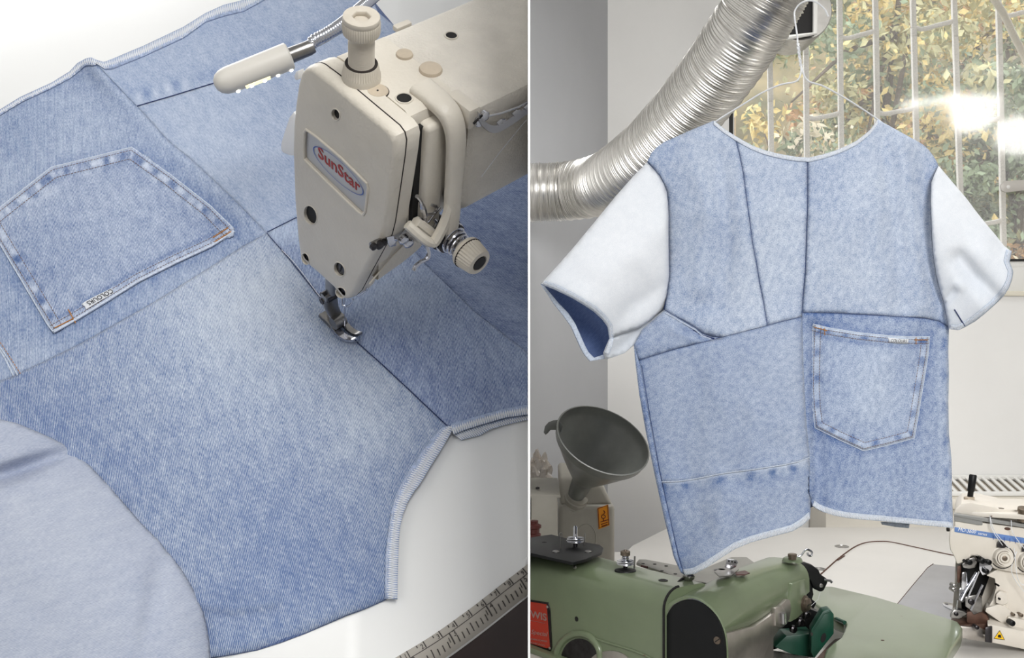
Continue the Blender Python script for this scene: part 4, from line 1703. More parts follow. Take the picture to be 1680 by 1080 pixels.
bars = [((1259, -150), (1264, 167), (1269, 490)), ((1319, -150), (1322, 90), (1326, 490)), ((1375, -150), (1378, 60), (1383, 490)), ((1433, -150), (1437, 60), (1444, 490)), ((1494, -150), (1499, 60), (1510, 490)), ((1560, -150), (1567, 60), (1581, 490)), ((1634, -150), (1640, 90), (1648, 490)), ((1702, -150), (1708, 90), (1716, 490))]
for br in bars:
    bm = new()
    for p, q in zip(br[:-1], br[1:]):
        a_, c_ = GPx(*p), GPx(*q)
        d_ = (c_ - a_).normalized()
        box((a_ + c_) / 2, d_.cross(Y3), Y3, d_, .0088, .0088, (c_ - a_).length / 2 + .002, .0012, bm=bm)
    part('bar', bm, M['grille'], GR, smooth=40)
for (x0, y0, x1, y1) in ((1267, 82, 1318, 72), (1327, 195, 1374, 189), (1382, 63, 1433, 54), (1443, 187, 1498, 180), (1505, 48, 1564, 37), (1573, 205, 1641, 196), (1646, 26, 1704, 16), (1385, 330, 1440, 322), (1583, 372, 1643, 364)):
    c_ = catmull([GPx(x0 - 5, y0 - 4), GPx(x0 + 8, y0), GPx((x0 + x1) / 2, (y0 + y1) / 2), GPx(x1 - 8, y1), GPx(x1 + 5, y1 - 4)], 4)
    part('crosspiece', tube(c_, .0085, 8), M['grille'], GR)
pole = thing('curved_pole', 'bent beige metal pole crossing the upper right of the window', 'pole', P(1700, 480, WY + .12))
part('pole_tube', tube(catmull([P(x, y, WY + .12) for x, y in ((1600, -60), (1629, -5), (1646, 22), (1663, 58), (1684, 100), (1702, 150), (1716, 240), (1722, 480))], 8), .0125, 12), M['grille2'], pole)
part('pole_foot', box(P(1722, 484, WY + .12), X3, Y3, Z3, .03, .03, .006, .001), M['grille2'], pole)

# ---- garden outside
M['soil'] = mat('garden_earth', (120, 104, 78), .9, var=.3, vscale=3, col2=(88, 100, 66))
M['render'] = mat('tan_render', (196, 170, 136), .9, var=.06, vscale=4)
leafm = []
for i, c in enumerate(((140, 154, 122), (186, 180, 134), (232, 208, 140), (206, 164, 118), (118, 128, 102), (212, 200, 172))):
    leafm.append(mat('leaf_colour_%s' % 'abcdef'[i], c, .7, var=.25, vscale=6))
M['bark'] = mat('bark', (92, 78, 64), .9, var=.3, vscale=12)
struct('ground', wbox(-3, 9, 3.85, 14, -.6, -.5), M['soil'], docip=False, smooth=0)
M['hill'] = mat('hillside_scrub', (96, 98, 74), .95, var=.3, vscale=1.6, col2=(176, 156, 116))
bm = new()
NX, NY = 46, 30
rnd = random.Random(5)
rows = []
for j in range(NY + 1):
    rows.append([])
    for i in range(NX + 1):
        x = -1 + 9.5 * i / NX
        z = -.5 + 6.5 * j / NY
        y = 9.2 + .55 * z * .6 + .35 * mnoise.noise(Vector((x * 1.3, z * 1.3, 0)))
        rows[-1].append(bm.verts.new((x, y, z)))
for j in range(NY):
    for i in range(NX):
        bm.faces.new((rows[j][i], rows[j][i + 1], rows[j + 1][i + 1], rows[j + 1][i]))
struct('hillside', bm, M['hill'], docip=False, smooth=180)
part_ = tag(part('garden_wall', wbox(1.0, 1.55, 7.6, 7.8, -.5, 3.1), M['render'], None, loc=(1.5, 6.7, -.5)), 'tan rendered garden wall behind the left grille bars', 'wall')


def tree(name, label, x, y, z0, h, r, n, mats, seed, size=.05, cat='tree'):
    n = int(n * 1.7)
    size = size * .6
    rn = random.Random(seed)
    t = thing(name, label, cat, (x, y, -.5), 'trees and shrubs outside the window')
    bm = new()
    tr = [Vector((x, y, -.5)), Vector((x + rn.uniform(-.1, .1), y, z0)), Vector((x + rn.uniform(-.2, .2), y, z0 + h * .8))]
    tube(catmull(tr, 5), [.05 - .0035 * i for i in range(11)], 7, bm=bm)
    for k in range(9):
        a_ = tr[1].lerp(tr[2], rn.random())
        e_ = Vector((x + rn.uniform(-r, r) * .8, y + rn.uniform(-r, r) * .5, z0 + rn.random() * h))
        tube([a_, (a_ + e_) / 2 + Z3 * .08, e_], [.02, .014, .005], 5, bm=bm)
    part('trunk', bm, M['bark'], t, docip=False)
    cl_ = [(rn.gauss(0, .5), rn.gauss(0, .45), rn.random(), rn.uniform(.08, .26)) for _ in range(max(14, n // 130))]
    bms = [new() for _ in mats]
    for k in range(n):
        c = cl_[rn.randrange(len(cl_))]
        mi = int(abs(c[0]) * 997) % len(mats) if rn.random() < .75 else rn.randrange(len(mats))
        p = Vector((x + c[0] * r, y + c[1] * r * .7, z0 + c[2] * h)) + Vector((rn.gauss(0, 1), rn.gauss(0, 1), rn.gauss(0, .8))) * c[3] * r * .6
        u = Vector((rn.gauss(0, 1), rn.gauss(0, 1), rn.gauss(0, 1))).normalized()
        v_ = u.cross(Vector((rn.gauss(0, 1), rn.gauss(0, 1), rn.gauss(0, 1)))).normalized()
        s_ = size * rn.uniform(.6, 1.3)
        b_ = bms[mi]
        q = [b_.verts.new(p - u * s_), b_.verts.new(p + v_ * s_ * .5 + u.cross(v_) * s_ * .2), b_.verts.new(p + u * s_), b_.verts.new(p - v_ * s_ * .5)]
        b_.faces.new(q)
    for i, b_ in enumerate(bms):
        part('foliage', b_, mats[i], t, docip=False, smooth=0, kind='stuff')
    return t


tree('yellowing_tree', 'yellow green tree outside between the left grille bars', 2.05, 6.2, 1.2, 2.6, .75, 9000, [leafm[2], leafm[1], leafm[0]], 1)
tree('green_shrub', 'grey green shrub outside just right of the silver duct', 1.55, 5.6, .8, 1.6, .45, 5000, [leafm[0], leafm[1], leafm[5]], 2, .04, 'shrub')
tree('leafy_tree', 'mixed green and gold tree outside behind the middle bars', 2.75, 7.2, 1.0, 3.2, .9, 9000, [leafm[1], leafm[2], leafm[0], leafm[3]], 3)
tree('brown_tree', 'brown leaved tree outside at the upper right', 3.55, 7.6, 1.8, 2.8, .9, 8000, [leafm[3], leafm[4], leafm[5]], 4)
tree('dark_shrub', 'dark green shrub outside behind the right grille bars', 2.75, 6.0, 1.9, .9, .5, 4000, [leafm[4], leafm[0]], 5, .04, 'shrub')
tree('pale_shrub', 'pale straw coloured shrub outside low on the right', 2.75, 6.0, .8, 1.0, .55, 5000, [leafm[5], leafm[2], leafm[3]], 6, .04, 'shrub')

# ---- lamp on the ceiling of the room (its reflection shows in the pane)
Lp = Vector((2.9, .5, 2.9))
cl1 = thing('ceiling_lamp', 'bright panel lamp reflected in the window pane', 'lamp', Lp)
LG = emit('lamp_panel_light', (255, 253, 248), 15)
pp = [(2.75, 2.885), (3.08, 2.875), (3.06, 2.75), (2.98, 2.66), (2.86, 2.64), (2.79, 2.70)]
part('lamp_panel', prism(pp, lambda x, z: Vector((x, .55, z)), -Y3, .02), LG, cl1, docip=False, smooth=0)
part('lamp_tube', tube([(2.47, .54, 2.82), (2.75, .54, 2.85)], .018, 12), LG, cl1, docip=False)
part('lamp_bulb', lathe((3.19, .56, 2.62), (-.3, 1, .1), [(.13, 0), (.12, .02), (0, .03)], 9), LG, cl1, docip=False, smooth=0)
part('lamp_housing', wbox(2.44, 3.3, .46, .52, 2.5, 2.92, .006), M['pvc'], cl1, docip=False)

# ---- convector under the window
CV = thing('convector', 'cream convector heater cover with slanted slats under the window', 'heater', (1.75, 3.6, 0))
czt = CZ - 3.5 * (812 - CY) / F
bm = wbox(1.0, 2.5, 3.50, 3.69, .05, czt - .004, .006)
wbox(1.0, 2.5, 3.485, 3.50, czt - .045, czt - .012, .004, bm=bm)
part('cover', bm, mat('convector_cream', (222, 216, 204), .45, var=.02, vscale=9), CV)
for k in range(40):
    x = 1.34 + k * .027
    a_ = Vector((x, 3.505, czt + .004))
    c_ = Vector((x + .026, 3.685, czt + .028))
    d_ = (c_ - a_).normalized()
    part('slat', box((a_ + c_) / 2, d_.cross(Z3).normalized(), d_, d_.cross(Z3).normalized().cross(d_), .006, (c_ - a_).length / 2, .003, .0008, 1), M['pvc'], CV)
part('grille_rail', box((1.9, 3.503, czt + .003), X3, Y3, Z3, .6, .005, .007, .001), M['pvc'], CV)
part('grille_rail', box((1.9, 3.688, czt + .030), X3, Y3, Z3, .6, .005, .007, .001), M['pvc'], CV)
part('grille_void', box((1.9, 3.595, czt + .006), X3, (Y3 + Z3 * .13).normalized(), Z3, .6, .088, .001), mat('void_grey', (190, 182, 170), .8), CV)

# ---- flexible duct
DR = .080
dpts = [(840, 318, 3.06), (870, 316, 3.05), (935, 313, 3.03), (990, 301, 2.95), (1042, 268, 2.78), (1092, 222, 2.64), (1142, 165, 2.52), (1186, 108, 2.42), (1224, 52, 2.34), (1256, 0, 2.30), (1288, -60, 2.28), (1310, -110, 2.30)]
cen = catmull([P(*p) for p in dpts], 90)
# resample evenly
acc_ = [0]
for i in range(len(cen) - 1):
    acc_.append(acc_[-1] + (cen[i + 1] - cen[i]).length)
pit = .0066
per = 6
nr = int(acc_[-1] / pit * per)
ep = []
j = 0
for k in range(nr + 1):
    s_ = acc_[-1] * k / nr
    while j < len(acc_) - 2 and acc_[j + 1] < s_:
        j += 1
    ep.append(cen[j].lerp(cen[j + 1], (s_ - acc_[j]) / (acc_[j + 1] - acc_[j])))
rad = []
for k in range(nr + 1):
    f_ = (k % per) / per
    rr_ = DR + .0010 * (1 if f_ in (0, 1 / 6, 5 / 6) else -1) * (.6 + .4 * abs(math.sin(k * .37)))
    if (k // per) % 4 == 0:
        rr_ += .0020 * (1 if f_ < .5 else 0)
    rad.append(rr_ + .0008 * mnoise.noise(Vector((k * .05, 0, 0))))
DU = thing('flexible_duct', 'silver corrugated flexible duct sweeping across the wall to the window', 'duct', P(935, 313, 3.03))
part('duct_hose', tube(ep, rad, 44, caps=False), M['alu'], DU, smooth=30)
part('duct_liner', tube(ep[::6], DR - .004, 24, caps=False), M['dark_gap'], DU)
# wall vent: square black opening and a corrugated stub behind it
VT = thing('window_vent', 'square black vent opening with silver collar at the window top', 'vent', P(1312, 30, 3.45))
vc = P(1314, 16, 3.46)
ep2 = [vc + Y3 * (.18 * k / 90) for k in range(91)]
part('vent_collar', tube(ep2, [.098 + (.0018 if (k // 3) % 2 else -.0018) for k in range(91)], 48), M['alu'], VT, smooth=30)
vq = [(1262, -50), (1338, -50), (1338, 56), (1284, 62), (1262, 62)]
part('vent_opening', prism(vq, lambda x, y: P(x, y, 3.43), Y3, .02), M['black'], VT, smooth=0)
part('vent_frame', tube([P(1258, 64, 3.42), P(1290, 62, 3.42), P(1337, 55, 3.42), P(1338, -50, 3.42)], .008, 8), M['pvc'], VT, smooth=0)

# ---- work table
T0 = [TR(1038, 895), TR(1096, 866)]
tpoly = [(.03, 3.04), (T0[0].x - .03, 3.05), (T0[0].x, T0[0].y), (T0[1].x, T0[1].y), (2.3, 3.44), (2.3, 1.35), (.03, 1.35)]
WT = thing('work_table', 'cream laminate work table carrying both machines', 'table', (1.2, 2.4, 0))
part('table_top', prism(tpoly, lambda x, y: Vector((x, y, TZ)), -Z3, .035, bv=.002), M['table'], WT)
for x, y in ((.35, 1.5), (2.2, 1.5), (2.2, 3.3), (.6, 3.3)):
    part('leg', wbox(x - .025, x + .025, y - .025, y + .025, 0, TZ - .035), M['steel'], WT)


def onT(x, y, h=0.0):
    return TR(x, y, TZ + h)


cut = catmull([(x, y, 0) for x, y in ((1330, 955), (1345, 944), (1372, 920), (1390, 906), (1404, 897), (1420, 891), (1440, 889), (1462, 890), (1500, 898), (1560, 911), (1640, 926))], 5)
part('board_gap', tube([onT(p.x, p.y, .0002) for p in cut], .0022, 6), M['brown_gap'], WT)
# inset board slightly proud
part('inset_board', prism([(p.x + 3, p.y + 3) for p in cut] + [(1700, 945), (1700, 1100), (1330, 1100)], lambda x, y: onT(x, y, .0015), -Z3, .0014), M['table'], WT, smooth=0)
for x, y, r in ((1381, 897, .020), (1344, 934, .017)):
    g_ = part('table_socket', lathe(onT(x, y, .0002), Z3, [(r, 0), (r, .0012), (r * .8, .0014), (r * .75, .0004), (0, .0004)], 32), M['steel'], WT)
part('board_chip', tube([onT(1374, 919, .0016), onT(1386, 912, .0016)], [.003, .0012], 6), M['brown_gap'], WT)

# ---- jerrycan with funnel, small box, spool, bag
JC = thing('jerrycan', 'milky plastic jerrycan with an orange hazard label on the table', 'jerrycan', P(960, 900, 2.9))
jy = 2.80


def jc(x, y, d=jy):
    return P(x, y, d)


u0 = Vector((1, .18, 0)).normalized()
v0 = Vector((-.18, 1, 0)).normalized()
jz = TZ
# body: front face 917..1008 px wide
pA_, pB_ = jc(916, 845), jc(1009, 845)
wdt_ = (pB_ - pA_).length / 2
ctr = (pA_ + pB_) / 2
ztop = CZ - jy * (828 - CY) / F
bc = Vector((ctr.x, ctr.y + .08, (jz + ztop) / 2))
bm = box(bc, X3, Y3, Z3, wdt_, .08, (ztop - jz) / 2, .014, 3)
part('can_body', bm, M['can'], JC, smooth=60)
# sloping shoulder
r0 = [Vector((bc.x + a_ * wdt_ * .93, bc.y + c_ * .072, ztop - .004)) for a_, c_ in ((-1, -1), (1, -1), (1, 1), (-1, 1))]
zt2 = CZ - 2.87 * (762 - CY) / F
r1 = [Vector((bc.x + (-.95 if a_ < 0 else .25) * wdt_ + .0, bc.y + c_ * .05, zt2 if c_ > 0 else zt2 - .03)) for a_, c_ in ((-1, -1), (1, -1), (1, 1), (-1, 1))]
bm = loft([r0, [a_.lerp(c_, .45) + Z3 * .014 for a_, c_ in zip(r0, r1)], r1])
bevel(bm, .01, 3)
part('can_shoulder', bm, M['can'], JC, smooth=60)
nb_ = P(944, 822, 2.82)
fax = Vector((.306, -.56, .77)).normalized()
part('can_neck', lathe(nb_ - fax * .02, fax, [(.031, 0), (.031, .012), (.029, .014), (.029, .020), (.031, .022), (.031, .028), (.028, .030), (.028, .038), (.025, .04)], 32), M['can'], JC)
part('can_emboss', tube([P(962 + 16 * math.cos(t), 884 + 24 * math.sin(t), jy - .001) for t in [2 * math.pi * i / 40 for i in range(40)]], .0012, 6, closed=True), M['can'], JC)
lb = part('hazard_label', prism([(980, 834), (998, 828), (1000, 862), (982, 869)], lambda x, y: P(x, y, jy - .0012), Y3, .001), M['orange'], JC, smooth=0, label='orange hazard label')
bm = new()
for L in ([(986, 861), (997, 857)], [(987, 864), (996, 861)], [(985, 857), (998, 853)], [(981, 835), (997, 829.5), (999, 861), (983, 867), (981, 835)], [(990, 838), (993, 841), (990, 844)]):
    tube([P(x, y, jy - .002) for x, y in L], .0010, 4, bm=bm)
tube([P(990 + 3.2 * math.cos(t), 848 + 3 * math.sin(t), jy - .002) for t in [2 * math.pi * i / 12 for i in range(12)]], .0010, 4, bm=bm, closed=True)
tube([P(990, 851, jy - .002), P(990, 856, jy - .002)], .001, 4, bm=bm)
part('label_marks', bm, M['ink_red'], lb, smooth=0)

FU = thing('funnel', 'dark grey plastic funnel tilted in the neck of the jerrycan', 'funnel', nb_)
fb_ = P(948, 806, 2.80)
x_, y_, z_ = frame(fax)
prof_ = [(.020, -.02), (.0235, .0), (.026, .02), (.028, .038), (.036, .050), (.062, .085), (.088, .122), (.108, .152), (.1145, .160), (.1175, .165), (.1195, .180), (.1215, .182), (.1215, .1845), (.1180, .185), (.1160, .168), (.110, .158), (.104, .150), (.060, .089), (.033, .052), (.024, .04), (.022, 0), (.018, -.02)]
bm = lathe(fb_, fax, prof_, 56)
part('funnel_bowl', bm, M['funnel'], FU, smooth=50)
hp = [(916, 689), (908, 690), (900, 693), (894, 700), (892, 710), (895, 714), (899, 711), (903, 706), (911, 706), (920, 710), (924, 700)]
hc = fb_ + fax * .176
dh = hc.y + .03
part('funnel_hook', prism(hp, lambda x, y: P(x, y, dh - .01), Y3, .006, bv=.001), M['funnel'], FU)

SB = thing('control_box', 'small cream metal box standing beside the jerrycan', 'box', P(893, 905, 2.62))
zt = CZ - 2.6 * (812 - CY) / F
bm = wbox(.045, P(915, 800, 2.6).x, 2.60, 2.78, TZ, zt, .004)
part('box_body', bm, M['box_grey'], SB)
part('box_lid', box((P(893, 800, 2.68).x, 2.69, zt + .004), X3, (Y3 + Z3 * .1).normalized(), Z3, .036, .09, .003, .001), M['box_grey'], SB)
part('box_screw', lathe((P(882, 806, 2.66).x, 2.66, zt + .006), Z3, [(.005, 0), (.005, .003), (0, .005)], 14), M['dark_steel'], SB)
SP_ = thing('spool', 'dark red plastic spool in front of the small cream box', 'spool', P(876, 905, 2.45))
part('spool_body', lathe(P(876, 912, 2.5), Z3, [(.016, 0), (.016, .05), (.013, .052), (.013, .062), (.017, .064), (.017, .070), (.010, .073), (.010, .080), (0, .081)], 20), M['red_knob'], SP_)
part('spool_foot', lathe((P(876, 912, 2.5).x, 2.5, TZ), Z3, [(.014, 0), (.014, P(876, 912, 2.5).z - TZ)], 16), M['red_knob'], SP_)
bm = new()
bmesh.ops.create_icosphere(bm, subdivisions=4, radius=1)
bgc = P(884, 778, 2.9)
for v in bm.verts:
    c = v.co.copy()
    k = 1 + .55 * mnoise.noise(c * 2.3) + .3 * mnoise.noise(c * 6)
    v.co = bgc + Vector((c.x * .030 * k, c.y * .03 * k, c.z * .05 * k - .0))
BG = part('plastic_bag', bm, M['poly'], None, loc=bgc, smooth=20)
tag(BG, 'crumpled clear plastic bag behind the small cream box', 'bag')

# =================================================================== THE HANGING SHIRT
SIDE = 'R'
DS = {}
DS['u'] = denim('denim_shirt_sky', (92, 118, 164), (208, 216, 227), 0.02, 0.0021, 20, twill=.15, fine=1.35, coarse=.45, cscale=9, fscale=760, stretch=.6)
DS['l'] = denim('denim_shirt_mid', (90, 114, 158), (196, 205, 219), 0.02, 0.0021, 60, twill=.10, fine=1.3, coarse=.4, cscale=9, fscale=760, stretch=.7)
DS['p'] = denim('denim_shirt_pocket', (72, 100, 152), (196, 207, 223), 0.0, 0.0021, 15, twill=.15, fine=1.4, coarse=.45, cscale=9, fscale=760, stretch=.6)
DS['s'] = denim('denim_shirt_sleeve', (200, 207, 217), (240, 242, 246), 0.0, 0.0021, 45, twill=.08, fine=.55, coarse=.25, cscale=7, fscale=560, stretch=.8)
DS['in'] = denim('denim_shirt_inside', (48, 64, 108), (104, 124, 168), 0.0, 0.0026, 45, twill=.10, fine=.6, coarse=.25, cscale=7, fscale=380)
M['edge_pale'] = mat('overlocked_pale_edge', (188, 198, 214), 0.95, var=0.15, vscale=300)

SHD = 1.88
NECK = [(1171, 198), (1187, 211), (1204, 222), (1219, 231), (1234, 239), (1252, 246), (1270, 251), (1290, 255), (1310, 258), (1327, 259), (1349, 254), (1371, 247), (1388, 240), (1404, 232), (1416, 223), (1427, 214), (1434, 205), (1440, 196)]
ARML = [(1062, 266), (1073, 278), (1082, 289), (1089, 302), (1094, 315), (1096, 332), (1097, 352), (1097, 400), (1098, 452), (1094, 485), (1090, 509)]
ARMR = [(1540, 272), (1533, 286), (1528, 299), (1527, 328), (1528, 358), (1529, 390), (1532, 424), (1536, 450), (1541, 471), (1549, 498), (1556, 536)]
LEFTE = [(1040, 568), (1044, 592), (1048, 620), (1051, 649), (1056, 680), (1062, 711), (1069, 748), (1077, 784), (1085, 820), (1093, 856), (1101, 888), (1108, 918), (1117, 940), (1124, 944)]
HEML = [(1124, 944), (1140, 942), (1160, 931), (1181, 917), (1206, 901), (1233, 890), (1266, 881), (1300, 872), (1317, 862), (1329, 851)]
CSL = [(1329, 851), (1331, 820), (1330, 785), (1329, 752), (1326, 724), (1323, 694), (1320, 645), (1318, 597), (1317, 555), (1316, 513)]
CSU = [(1316, 513), (1318, 480), (1321, 447), (1323, 388), (1325, 329), (1325, 292), (1325, 259)]
HEMR = [(1333, 830), (1340, 835), (1350, 840), (1368, 846), (1389, 850), (1416, 853), (1444, 855), (1470, 858), (1494, 860), (1522, 863), (1549, 865), (1564, 867)]
RIGHTE2 = [(1564, 867), (1563, 840), (1562, 811), (1562, 780), (1561, 752), (1559, 730), (1557, 713), (1556, 660), (1557, 616), (1556, 575), (1557, 538)]
SA = [(1206, 224), (1213, 252), (1219, 281), (1227, 340), (1235, 400), (1241, 431), (1246, 462), (1253, 498), (1259, 534)]
SB_ = [(1047, 592), (1068, 585), (1088, 579), (1108, 573), (1129, 568), (1155, 561), (1181, 554), (1220, 544), (1259, 534), (1281, 528), (1303, 523), (1316, 520)]
SC_ = [(1316, 513), (1370, 514), (1426, 517), (1462, 519), (1497, 521), (1520, 523), (1541, 527), (1556, 536)]
SD_ = [(1091, 509), (1115, 523), (1140, 537), (1152, 547), (1166, 552), (1181, 554)]
SH = [(1079, 791), (1085, 791), (1112, 790), (1140, 786), (1160, 782), (1181, 778), (1207, 774), (1233, 771), (1259, 767), (1285, 763), (1308, 758), (1328, 751)]


def lerp_edge(y, L):
    L = sorted(L, key=lambda p: p[1])
    if y <= L[0][1]:
        return L[0][0]
    for a_, b_ in zip(L, L[1:]):
        if y <= b_[1]:
            return a_[0] + (b_[0] - a_[0]) * (y - a_[1]) / max(1e-6, b_[1] - a_[1])
    return L[-1][0]


EL = [(1171, 196), (1120, 226), (1062, 262), (1090, 320), (1097, 420), (1075, 509)] + [(1038, 566), (1044, 592), (1051, 649), (1062, 711), (1077, 784), (1093, 856), (1108, 918), (1124, 944)]
ER = [(1440, 196), (1502, 231), (1540, 272), (1528, 340), (1532, 424), (1556, 536), (1557, 616), (1557, 713), (1562, 780), (1564, 867), (1564, 950)]


def g(d, w_):
    return math.exp(-(d / w_) ** 2)


def hsh(x, y):
    """height of the cloth towards the viewer (metres)"""
    xl, xr = lerp_edge(y, EL), lerp_edge(y, ER)
    u = max(0.0, min(1.0, (x - xl) / max(20, xr - xl)))
    k = max(0.0, 1 - (2 * u - 1) ** 2) ** .75
    top = max(0, min(1, (y - 190) / 160))
    h = .050 * k * (.25 + .75 * top)
    # left front hangs forward of the right one below the yoke
    if x < 1330 and y > 500:
        h += .022 * min(1, (y - 500) / 300) * max(0, min(1, (x - 1040) / 200))
    # soft vertical folds
    h += .0045 * math.sin(x / 34 + .004 * y) * min(1, max(0, (y - 330) / 300))
    h += .011 * mnoise.noise(Vector((x / 70, y / 190, 1.5)))
    h += .0032 * mnoise.noise(Vector((x / 26, y / 46, 4.5)))
    # named folds: centre seam gutter, armhole pulls, drape from right shoulder
    h -= .006 * g(segdist(x, y, [(1326, 262), (1316, 513), (1330, 752)]), 10)
    h += .012 * g(segdist(x, y, [(1480, 240), (1500, 360), (1515, 500)]), 20)
    h -= .011 * g(segdist(x, y, [(1450, 230), (1468, 360), (1480, 500)]), 17)
    h += .010 * g(segdist(x, y, [(1130, 240), (1160, 340), (1150, 470)]), 22)
    h -= .010 * g(segdist(x, y, [(1180, 260), (1195, 380), (1175, 500)]), 18)
    h -= .010 * g(segdist(x, y, [(1115, 530), (1140, 546), (1180, 556)]), 6)
    h += .006 * g(segdist(x, y, [(1105, 540), (1140, 556)]), 9)
    h += .004 * g(segdist(x, y, SH), 5)
    h += .008 * g(segdist(x, y, [(1200, 820), (1150, 930)]), 30)
    h -= .010 * g(segdist(x, y, [(1336, 540), (1340, 700), (1345, 830)]), 12) * (1 if x > 1317 else 0)
    return h


def shf(x, y, h=0.0):
    return P(x, y, SHD - h)


def UVS(x, y):
    return ((x - 1300) * .00104, -(y - 540) * .00104)


def edgew(x, y, L, w_, a):
    return a * g(segdist(x, y, L), w_)


def wu(x, y):
    w = .04 + .10 * blob(x, y, 1270, 400, 50, 120) + .08 * blob(x, y, 1420, 380, 80, 120) - .10 * blob(x, y, 1080, 250, 60, 40, -20)
    w += -.10 * blob(x, y, 1150, 490, 60, 40) - .07 * blob(x, y, 1350, 300, 40, 60) + .05 * blob(x, y, 1240, 480, 40, 60)
    w -= edgew(x, y, SA, 3, .22) + edgew(x, y, CSU, 3, .18) + edgew(x, y, SC_, 4, .2)
    w -= edgew(x, y, ARMR, 14, .12) + edgew(x, y, ARML, 6, .12)
    return w


def wl(x, y):
    w = -.02 - edgew(x, y, LEFTE, 22, .20) - edgew(x, y, CSL, 10, .12) - .05 * blob(x, y, 1150, 880, 100, 60) + .08 * blob(x, y, 1290, 660, 50, 110)
    w -= edgew(x, y, SB_, 4, .15)
    return w


def whem(x, y):
    d, s, sd = along(x, y, SH)
    w = wl(x, y) + .5 * g(d - 1, 2.2) - .12 * g(d - 20, 10)
    w += g(d - 9, 7) * (-.55 * max(0, math.sin(s / 7.0 + 1.5 * math.sin(s / 31))) + .10)
    return w


def wp(x, y):
    ds = segdist(x, y, PKR)
    w = -.04 + .10 * blob(x, y, 1450, 700, 60, 40) - .10 * blob(x, y, 1350, 560, 30, 100) - .08 * blob(x, y, 1350, 780, 60, 60) + .10 * blob(x, y, 1420, 620, 60, 60)
    w -= .22 * g(ds, 8)
    w -= edgew(x, y, SC_, 5, .25)
    d, s, sd = along(x, y, [(1549, 550), (1551, 700), (1553, 865)])
    w += g(d, 5) * (.10 - .35 * max(0, math.sin(s / 8.5)))
    w += .2 * g(d - 8, 3)
    return w


def ws(x, y):
    return .05 + .18 * blob(x, y, 1010, 420, 80, 70) - .03


SHT = thing('denim_shirt', 'patchwork light blue denim shirt with pale sleeves on the wire hanger', 'shirt', P(1320, 900, SHD))


def spanel(poly, m, wf, lines=None, name='denim_panel', hf=hsh, th=.0014, dip=.0018, edge=2.5, step=6.0, **k):
    return cloth(name, poly, shf, m, SHT, step=step, edge=edge, dip=dip, wear_shade=wf, uvf=UVS, hf=hf, th=th, droplines=lines, **k)


U1 = NECK[:3] + SA[1:] + SB_[7:5:-1] + SD_[::-1][1:] + ARML[::-1][1:] + [(1090, 231), (1105, 228), (1135, 218)]
U1 = [(1171, 198), (1187, 211), (1206, 224)] + SA[1:] + [(1220, 544), (1181, 554)] + SD_[::-1][1:] + ARML[::-1][1:] + [(1068, 252), (1078, 241), (1090, 233), (1110, 224), (1135, 213), (1155, 205)]
spanel(U1, DS['u'], wu, [SA, SD_, ARML])
U2 = NECK[3:10] + CSU[::-1][1:] + [(1316, 520)] + SB_[::-1][1:4] + SA[::-1][1:]
U2 = [(1206, 224)] + NECK[3:9] + [(1325, 259)] + CSU[::-1][1:] + [(1316, 520), (1303, 523), (1281, 528)] + SA[::-1][:-1]
spanel(U2, DS['u'], wu, [SA, CSU, SB_])
R1 = [(1325, 259)] + NECK[10:] + [(1460, 207), (1480, 218), (1502, 230), (1514, 237), (1524, 246), (1534, 260)] + ARMR + SC_[::-1][1:] + CSU[1:-1]
spanel(R1, DS['u'], wu, [CSU, SC_, ARMR])
P1 = SD_ + SB_[:7][::-1][1:] + [(1044, 580), (1040, 566), (1053, 541)]
spanel(P1, DS['l'], lambda x, y: wl(x, y) + .35 * g(segdist(x, y, SD_) - 3, 2.5) - .25 * g(segdist(x, y, [(1125, 540), (1160, 555)]), 5), [SD_, SB_])  # tone darkened along the deep fold for its shade
L1 = SB_ + CSL[::-1][1:7] + SH[::-1][1:] + [(p[0], p[1]) for p in LEFTE[::-1] if 600 < p[1] < 790]
spanel(L1, DS['l'], wl, [SB_, SH])
L2 = SH + CSL[::-1][7:-1][0:0] + [(1330, 785), (1331, 820), (1329, 851)] + HEML[::-1][1:] + [p for p in LEFTE[::-1] if p[1] > 793 and p[1] < 943]
spanel(L2, DS['l'], whem, [SH])
PKR = [(1334, 532), (1358, 538), (1407, 546), (1456, 551), (1490, 553), (1525, 553), (1523, 580), (1514, 636), (1507, 680), (1500, 719), (1460, 730), (1417, 740), (1377, 722), (1337, 702), (1333, 670), (1331, 636), (1332, 580)]
PKRC = PKR + [PKR[0]]
R2 = SC_ + RIGHTE2[::-1] + HEMR[::-1][1:] + [(1329, 811), (1329, 752), (1323, 694), (1318, 597)]
spanel(R2, DS['p'], wp, [SC_])

# back of the shirt: same outline further from the viewer
outl = [(1171, 200), (1187, 206), (1240, 222), (1300, 230), (1327, 231), (1371, 227), (1420, 212), (1440, 198)]
BK = NECK + [(1502, 231), (1538, 272), (1528, 340), (1533, 424), (1556, 536), (1556, 700), (1560, 858), (1492, 855), (1444, 848), (1380, 842), (1340, 828), (1322, 838), (1250, 868), (1190, 898), (1126, 936), (1105, 912), (1078, 790), (1050, 650), (1040, 566), (1088, 505), (1097, 420), (1090, 320), (1063, 262), (1090, 233), (1135, 213)]
cloth('back_panel', BK, lambda x, y, h: P(x, y, SHD + .035 + h), DS['in'], SHT, step=16, dip=0, uvf=UVS, hf=lambda x, y: .03 * (1 - g(segdist(x, y, BK + [BK[0]]), 40)), th=.0014)
